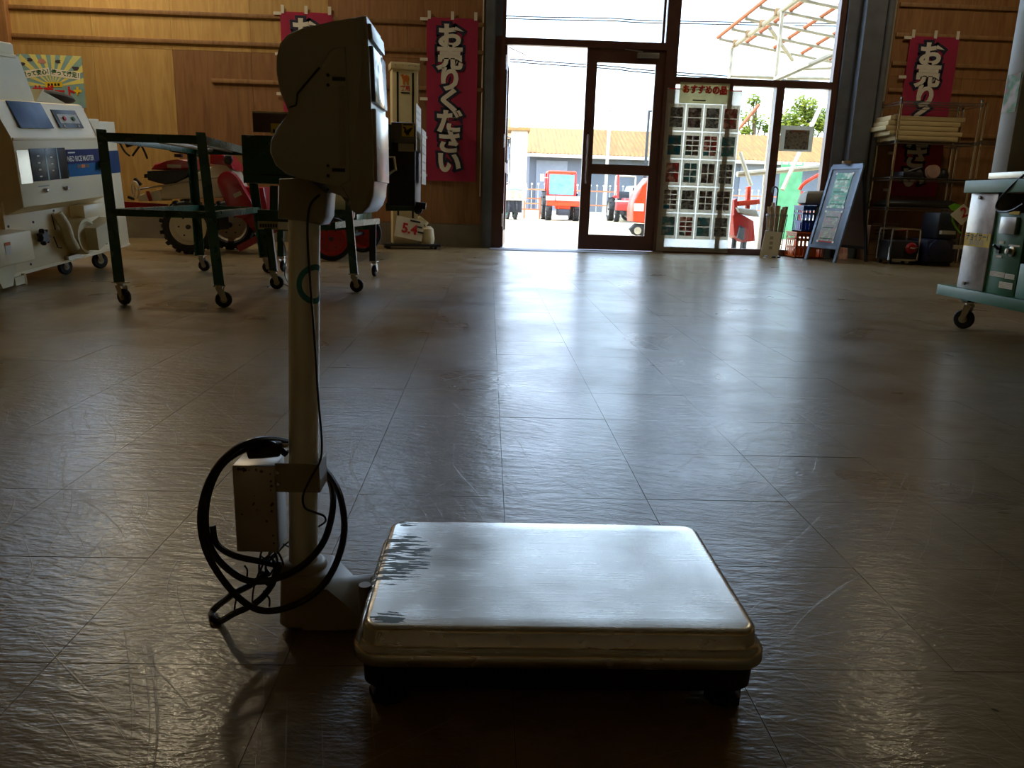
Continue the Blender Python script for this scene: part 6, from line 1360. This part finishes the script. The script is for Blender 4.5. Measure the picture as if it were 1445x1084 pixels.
# ---- trees
def leaf_mat(name, a, b_):
    m, nt, bs = base_mat(name); no = N(nt, 'ShaderNodeTexNoise', Scale=1.3, Detail=3.0); nt.links.new(coords(nt), no.inputs['Vector'])
    r = ramp(nt, no.outputs['Fac'], [(0.35, lin(a)), (0.65, lin(b_))]); nt.links.new(r.outputs[0], bs.inputs['Base Color']); bs.inputs['Roughness'].default_value = 0.6
    t = nt.nodes.new('ShaderNodeBsdfTranslucent'); nt.links.new(r.outputs[0], t.inputs[0]); mx = nt.nodes.new('ShaderNodeMixShader'); mx.inputs[0].default_value = 0.3
    nt.links.new(bs.outputs[0], mx.inputs[1]); nt.links.new(t.outputs[0], mx.inputs[2]); nt.links.new(mx.outputs[0], nt.nodes['Material Output'].inputs[0]); return m
MAT['leaf'] = leaf_mat('green_leaves', (84, 106, 22), (142, 146, 30))
def tree(base, blobs, label, n, leaf=0.32):
    t = thing('yard_tree', label, 'tree', base); rnd = random.Random(n)
    k = MB(); bx, by, bz = base
    top = max(c[2] for c, r in blobs)
    k.tube([(bx, by, bz), (bx+0.1, by, (bz+top)/2), (bx, by, top)], [0.22, 0.16, 0.06], 8, n=2)
    for c, r in blobs: k.tube([(bx, by, bz+(c[2]-bz)*0.6), c], [0.09, 0.04], 6)
    k.build('trunk', mat('grey_bark', (92, 78, 60), 0.9, bump=0.3) if 'grey_bark' not in bpy.data.materials else bpy.data.materials['grey_bark'], t)
    f = MB()
    for i in range(n):
        c, r = rnd.choice(blobs); d = Vector((rnd.gauss(0, 1), rnd.gauss(0, 1), rnd.gauss(0, 1))).normalized()*r*(rnd.random()**0.4)
        p = Vector(c)+Vector((d.x, d.y, d.z*0.85)); u = Vector((rnd.gauss(0, 1), rnd.gauss(0, 1), rnd.gauss(0, 0.6))).normalized(); v = u.orthogonal().normalized(); s = leaf*rnd.uniform(0.6, 1.2)
        f.poly([p-u*s, p+v*s*0.45, p+u*s, p-v*s*0.45])
    o = f.build('foliage', MAT['leaf'], t, smooth=0); o['kind'] = 'stuff'
    return t
TYD = 53.0
def tp_(x, y): q = P(x, y, TYD); return (q.x, q.y, q.z)
u_ = TYD/F_PX
g_ = tp_(1062, 200); tree((g_[0], TYD, GZ), [(tp_(1064, 142), 10*u_), (tp_(1056, 165), 14*u_), (tp_(1074, 172), 13*u_), (tp_(1052, 185), 9*u_), (tp_(1082, 182), 6*u_)], 'thin yellow-green tree behind the shed roof beside the photo sheet', 700, 0.16)
g_ = tp_(1136, 200); tree((g_[0], TYD, GZ), [(tp_(1136, 150), 18*u_), (tp_(1120, 168), 18*u_), (tp_(1152, 165), 18*u_), (tp_(1112, 182), 14*u_), (tp_(1138, 180), 20*u_), (tp_(1163, 176), 13*u_)], 'broad yellow-green tree behind the shed roof above the group photo', 2600, 0.17)
# ---- pipe canopy frame outside on the right: posts, purlins, sloping rafters
CYN, CYF = 13.2, 15.6
cn = thing('pipe_canopy', 'scaffold pipe canopy frame with orange rafters outside the window', 'canopy', (P(1100, 100, CYN).x, 14.4, GZ))
def pipe(a, e, name, m, r=0.024): k = MB(); k.tube([a, e], r, 8); return k.build(name, m, cn)
# roof plane: near-left corner, direction across (rafters) and along (purlins)
c00 = P(1014, 52, 15.2); cr = P(1083, -3, 13.4)-c00; ca = P(1190, 88, 15.0)-c00
for t in (0.0, 0.22, 0.44, 0.66, 0.88, 1.1): pipe(c00+ca*t-cr*0.02, c00+ca*t+cr*1.9, 'rafter', MAT['rust'], 0.034)
for s in (0.02, 0.30, 0.58, 0.86, 1.14, 1.42, 1.7): pipe(c00+cr*s-Vector((0, 0, 0.04)), c00+ca*1.35+cr*s-Vector((0, 0, 0.04)), 'purlin', MAT['pipe'], 0.036)
bm_ = c00+ca*0.13-cr*0.08-Vector((0, 0, 0.10)); bm2 = c00+ca*0.13+cr*1.8-Vector((0, 0, 0.10)); pipe(bm_, bm2, 'edge_beam', MAT['pipe'], 0.04)
for s in (0.03, 1.0):
    q = bm_.lerp(bm2, s*0.55); pipe((q.x, q.y, GZ), q, 'post', MAT['pipe'], 0.036)
q1, q2 = c00+ca*0.2+cr*0.55, c00+ca*0.62-cr*0.05; pipe(q1-Vector((0, 0, 0.1)), q2-Vector((0, 0, 0.1)), 'brace', MAT['pipe'], 0.036)
for a, e, nm in (((1030, 107, 14.6), (1095, 109, 14.6), 'tie_pipe'), ((1093, 113, 13.2), (1200, 66, 13.0), 'diagonal_pipe'), ((1168, 128, 13.0), (1104, 268, 12.6), 'leaning_pipe'), ((1040, 246, 12.9), (1200, 232, 13.2), 'low_rail'), ((1044, 215, 12.9), (1060, 262, 12.8), 'short_strut'), ((1110, 110, 14.8), (1200, 111, 14.8), 'tie_pipe'), ((1120, 98, 14.8), (1200, 94, 14.8), 'tie_pipe'), ((1085, 205, 13.3), (1078, 262, 13.3), 'short_strut')):
    pipe(P(*a), P(*e), nm, MAT['pipe'], 0.045 if 'rail' in nm or 'diag' in nm else 0.034)
for s in (0.03, 0.3, 0.58, 0.86):
    q = c00+ca*0.13+cr*s-Vector((0, 0, 0.07)); k = MB(); k.box(q-Vector((0.05, 0.05, 0.06)), q+Vector((0.05, 0.05, 0.06)), bevel=0.01); k.build('clamp', mat('brown_clamp', (150, 118, 80), 0.6) if 'brown_clamp' not in bpy.data.materials else bpy.data.materials['brown_clamp'], cn)
for px_ in ((1200, 240), ):
    pass
k = MB(); a, e = P(1104, 232, 18), P(1126, 300, 18); k.box((a.x, 18, GZ), (e.x, 18.02, a.z)); 
for i in range(4): k.cyl((a.x+(e.x-a.x)*i/3, 18.03, GZ), (a.x+(e.x-a.x)*i/3, 18.03, a.z+0.05), 0.015, seg=6)
o = k.build('green_sheet', mat('green_mesh_sheet', (84, 150, 106), 0.7)); tag(o, 'green mesh sheet on thin stakes outside the low window', 'sheet')
b = MB(); a = P(1140, 272, 12.4); b.tube([P(1128, 268, 12.4), P(1136, 258, 12.4), P(1160, 244, 12.5), P(1175, 232, 12.5)], 0.03, 8, n=3); b.tube([P(1132, 270, 12.4), (P(1131, 275, 12.4).x, 12.4, GZ)], 0.03, 8); o = b.build('orange_boom', MAT['t_orange']); tag(o, 'thin orange jointed boom outside the low window', 'boom')
b = MB(); b.tube([P(1018, 205, 14.0), P(1046, 178, 14.0), P(1071, 148, 14.0)], 0.03, 8); b.tube([P(1018, 205, 14.0), (P(1016, 215, 14.0).x, 14.0, GZ)], 0.035, 8); o = b.build('orange_auger', MAT['rust']); tag(o, 'orange auger arm raised in front of the thin tree', 'auger')
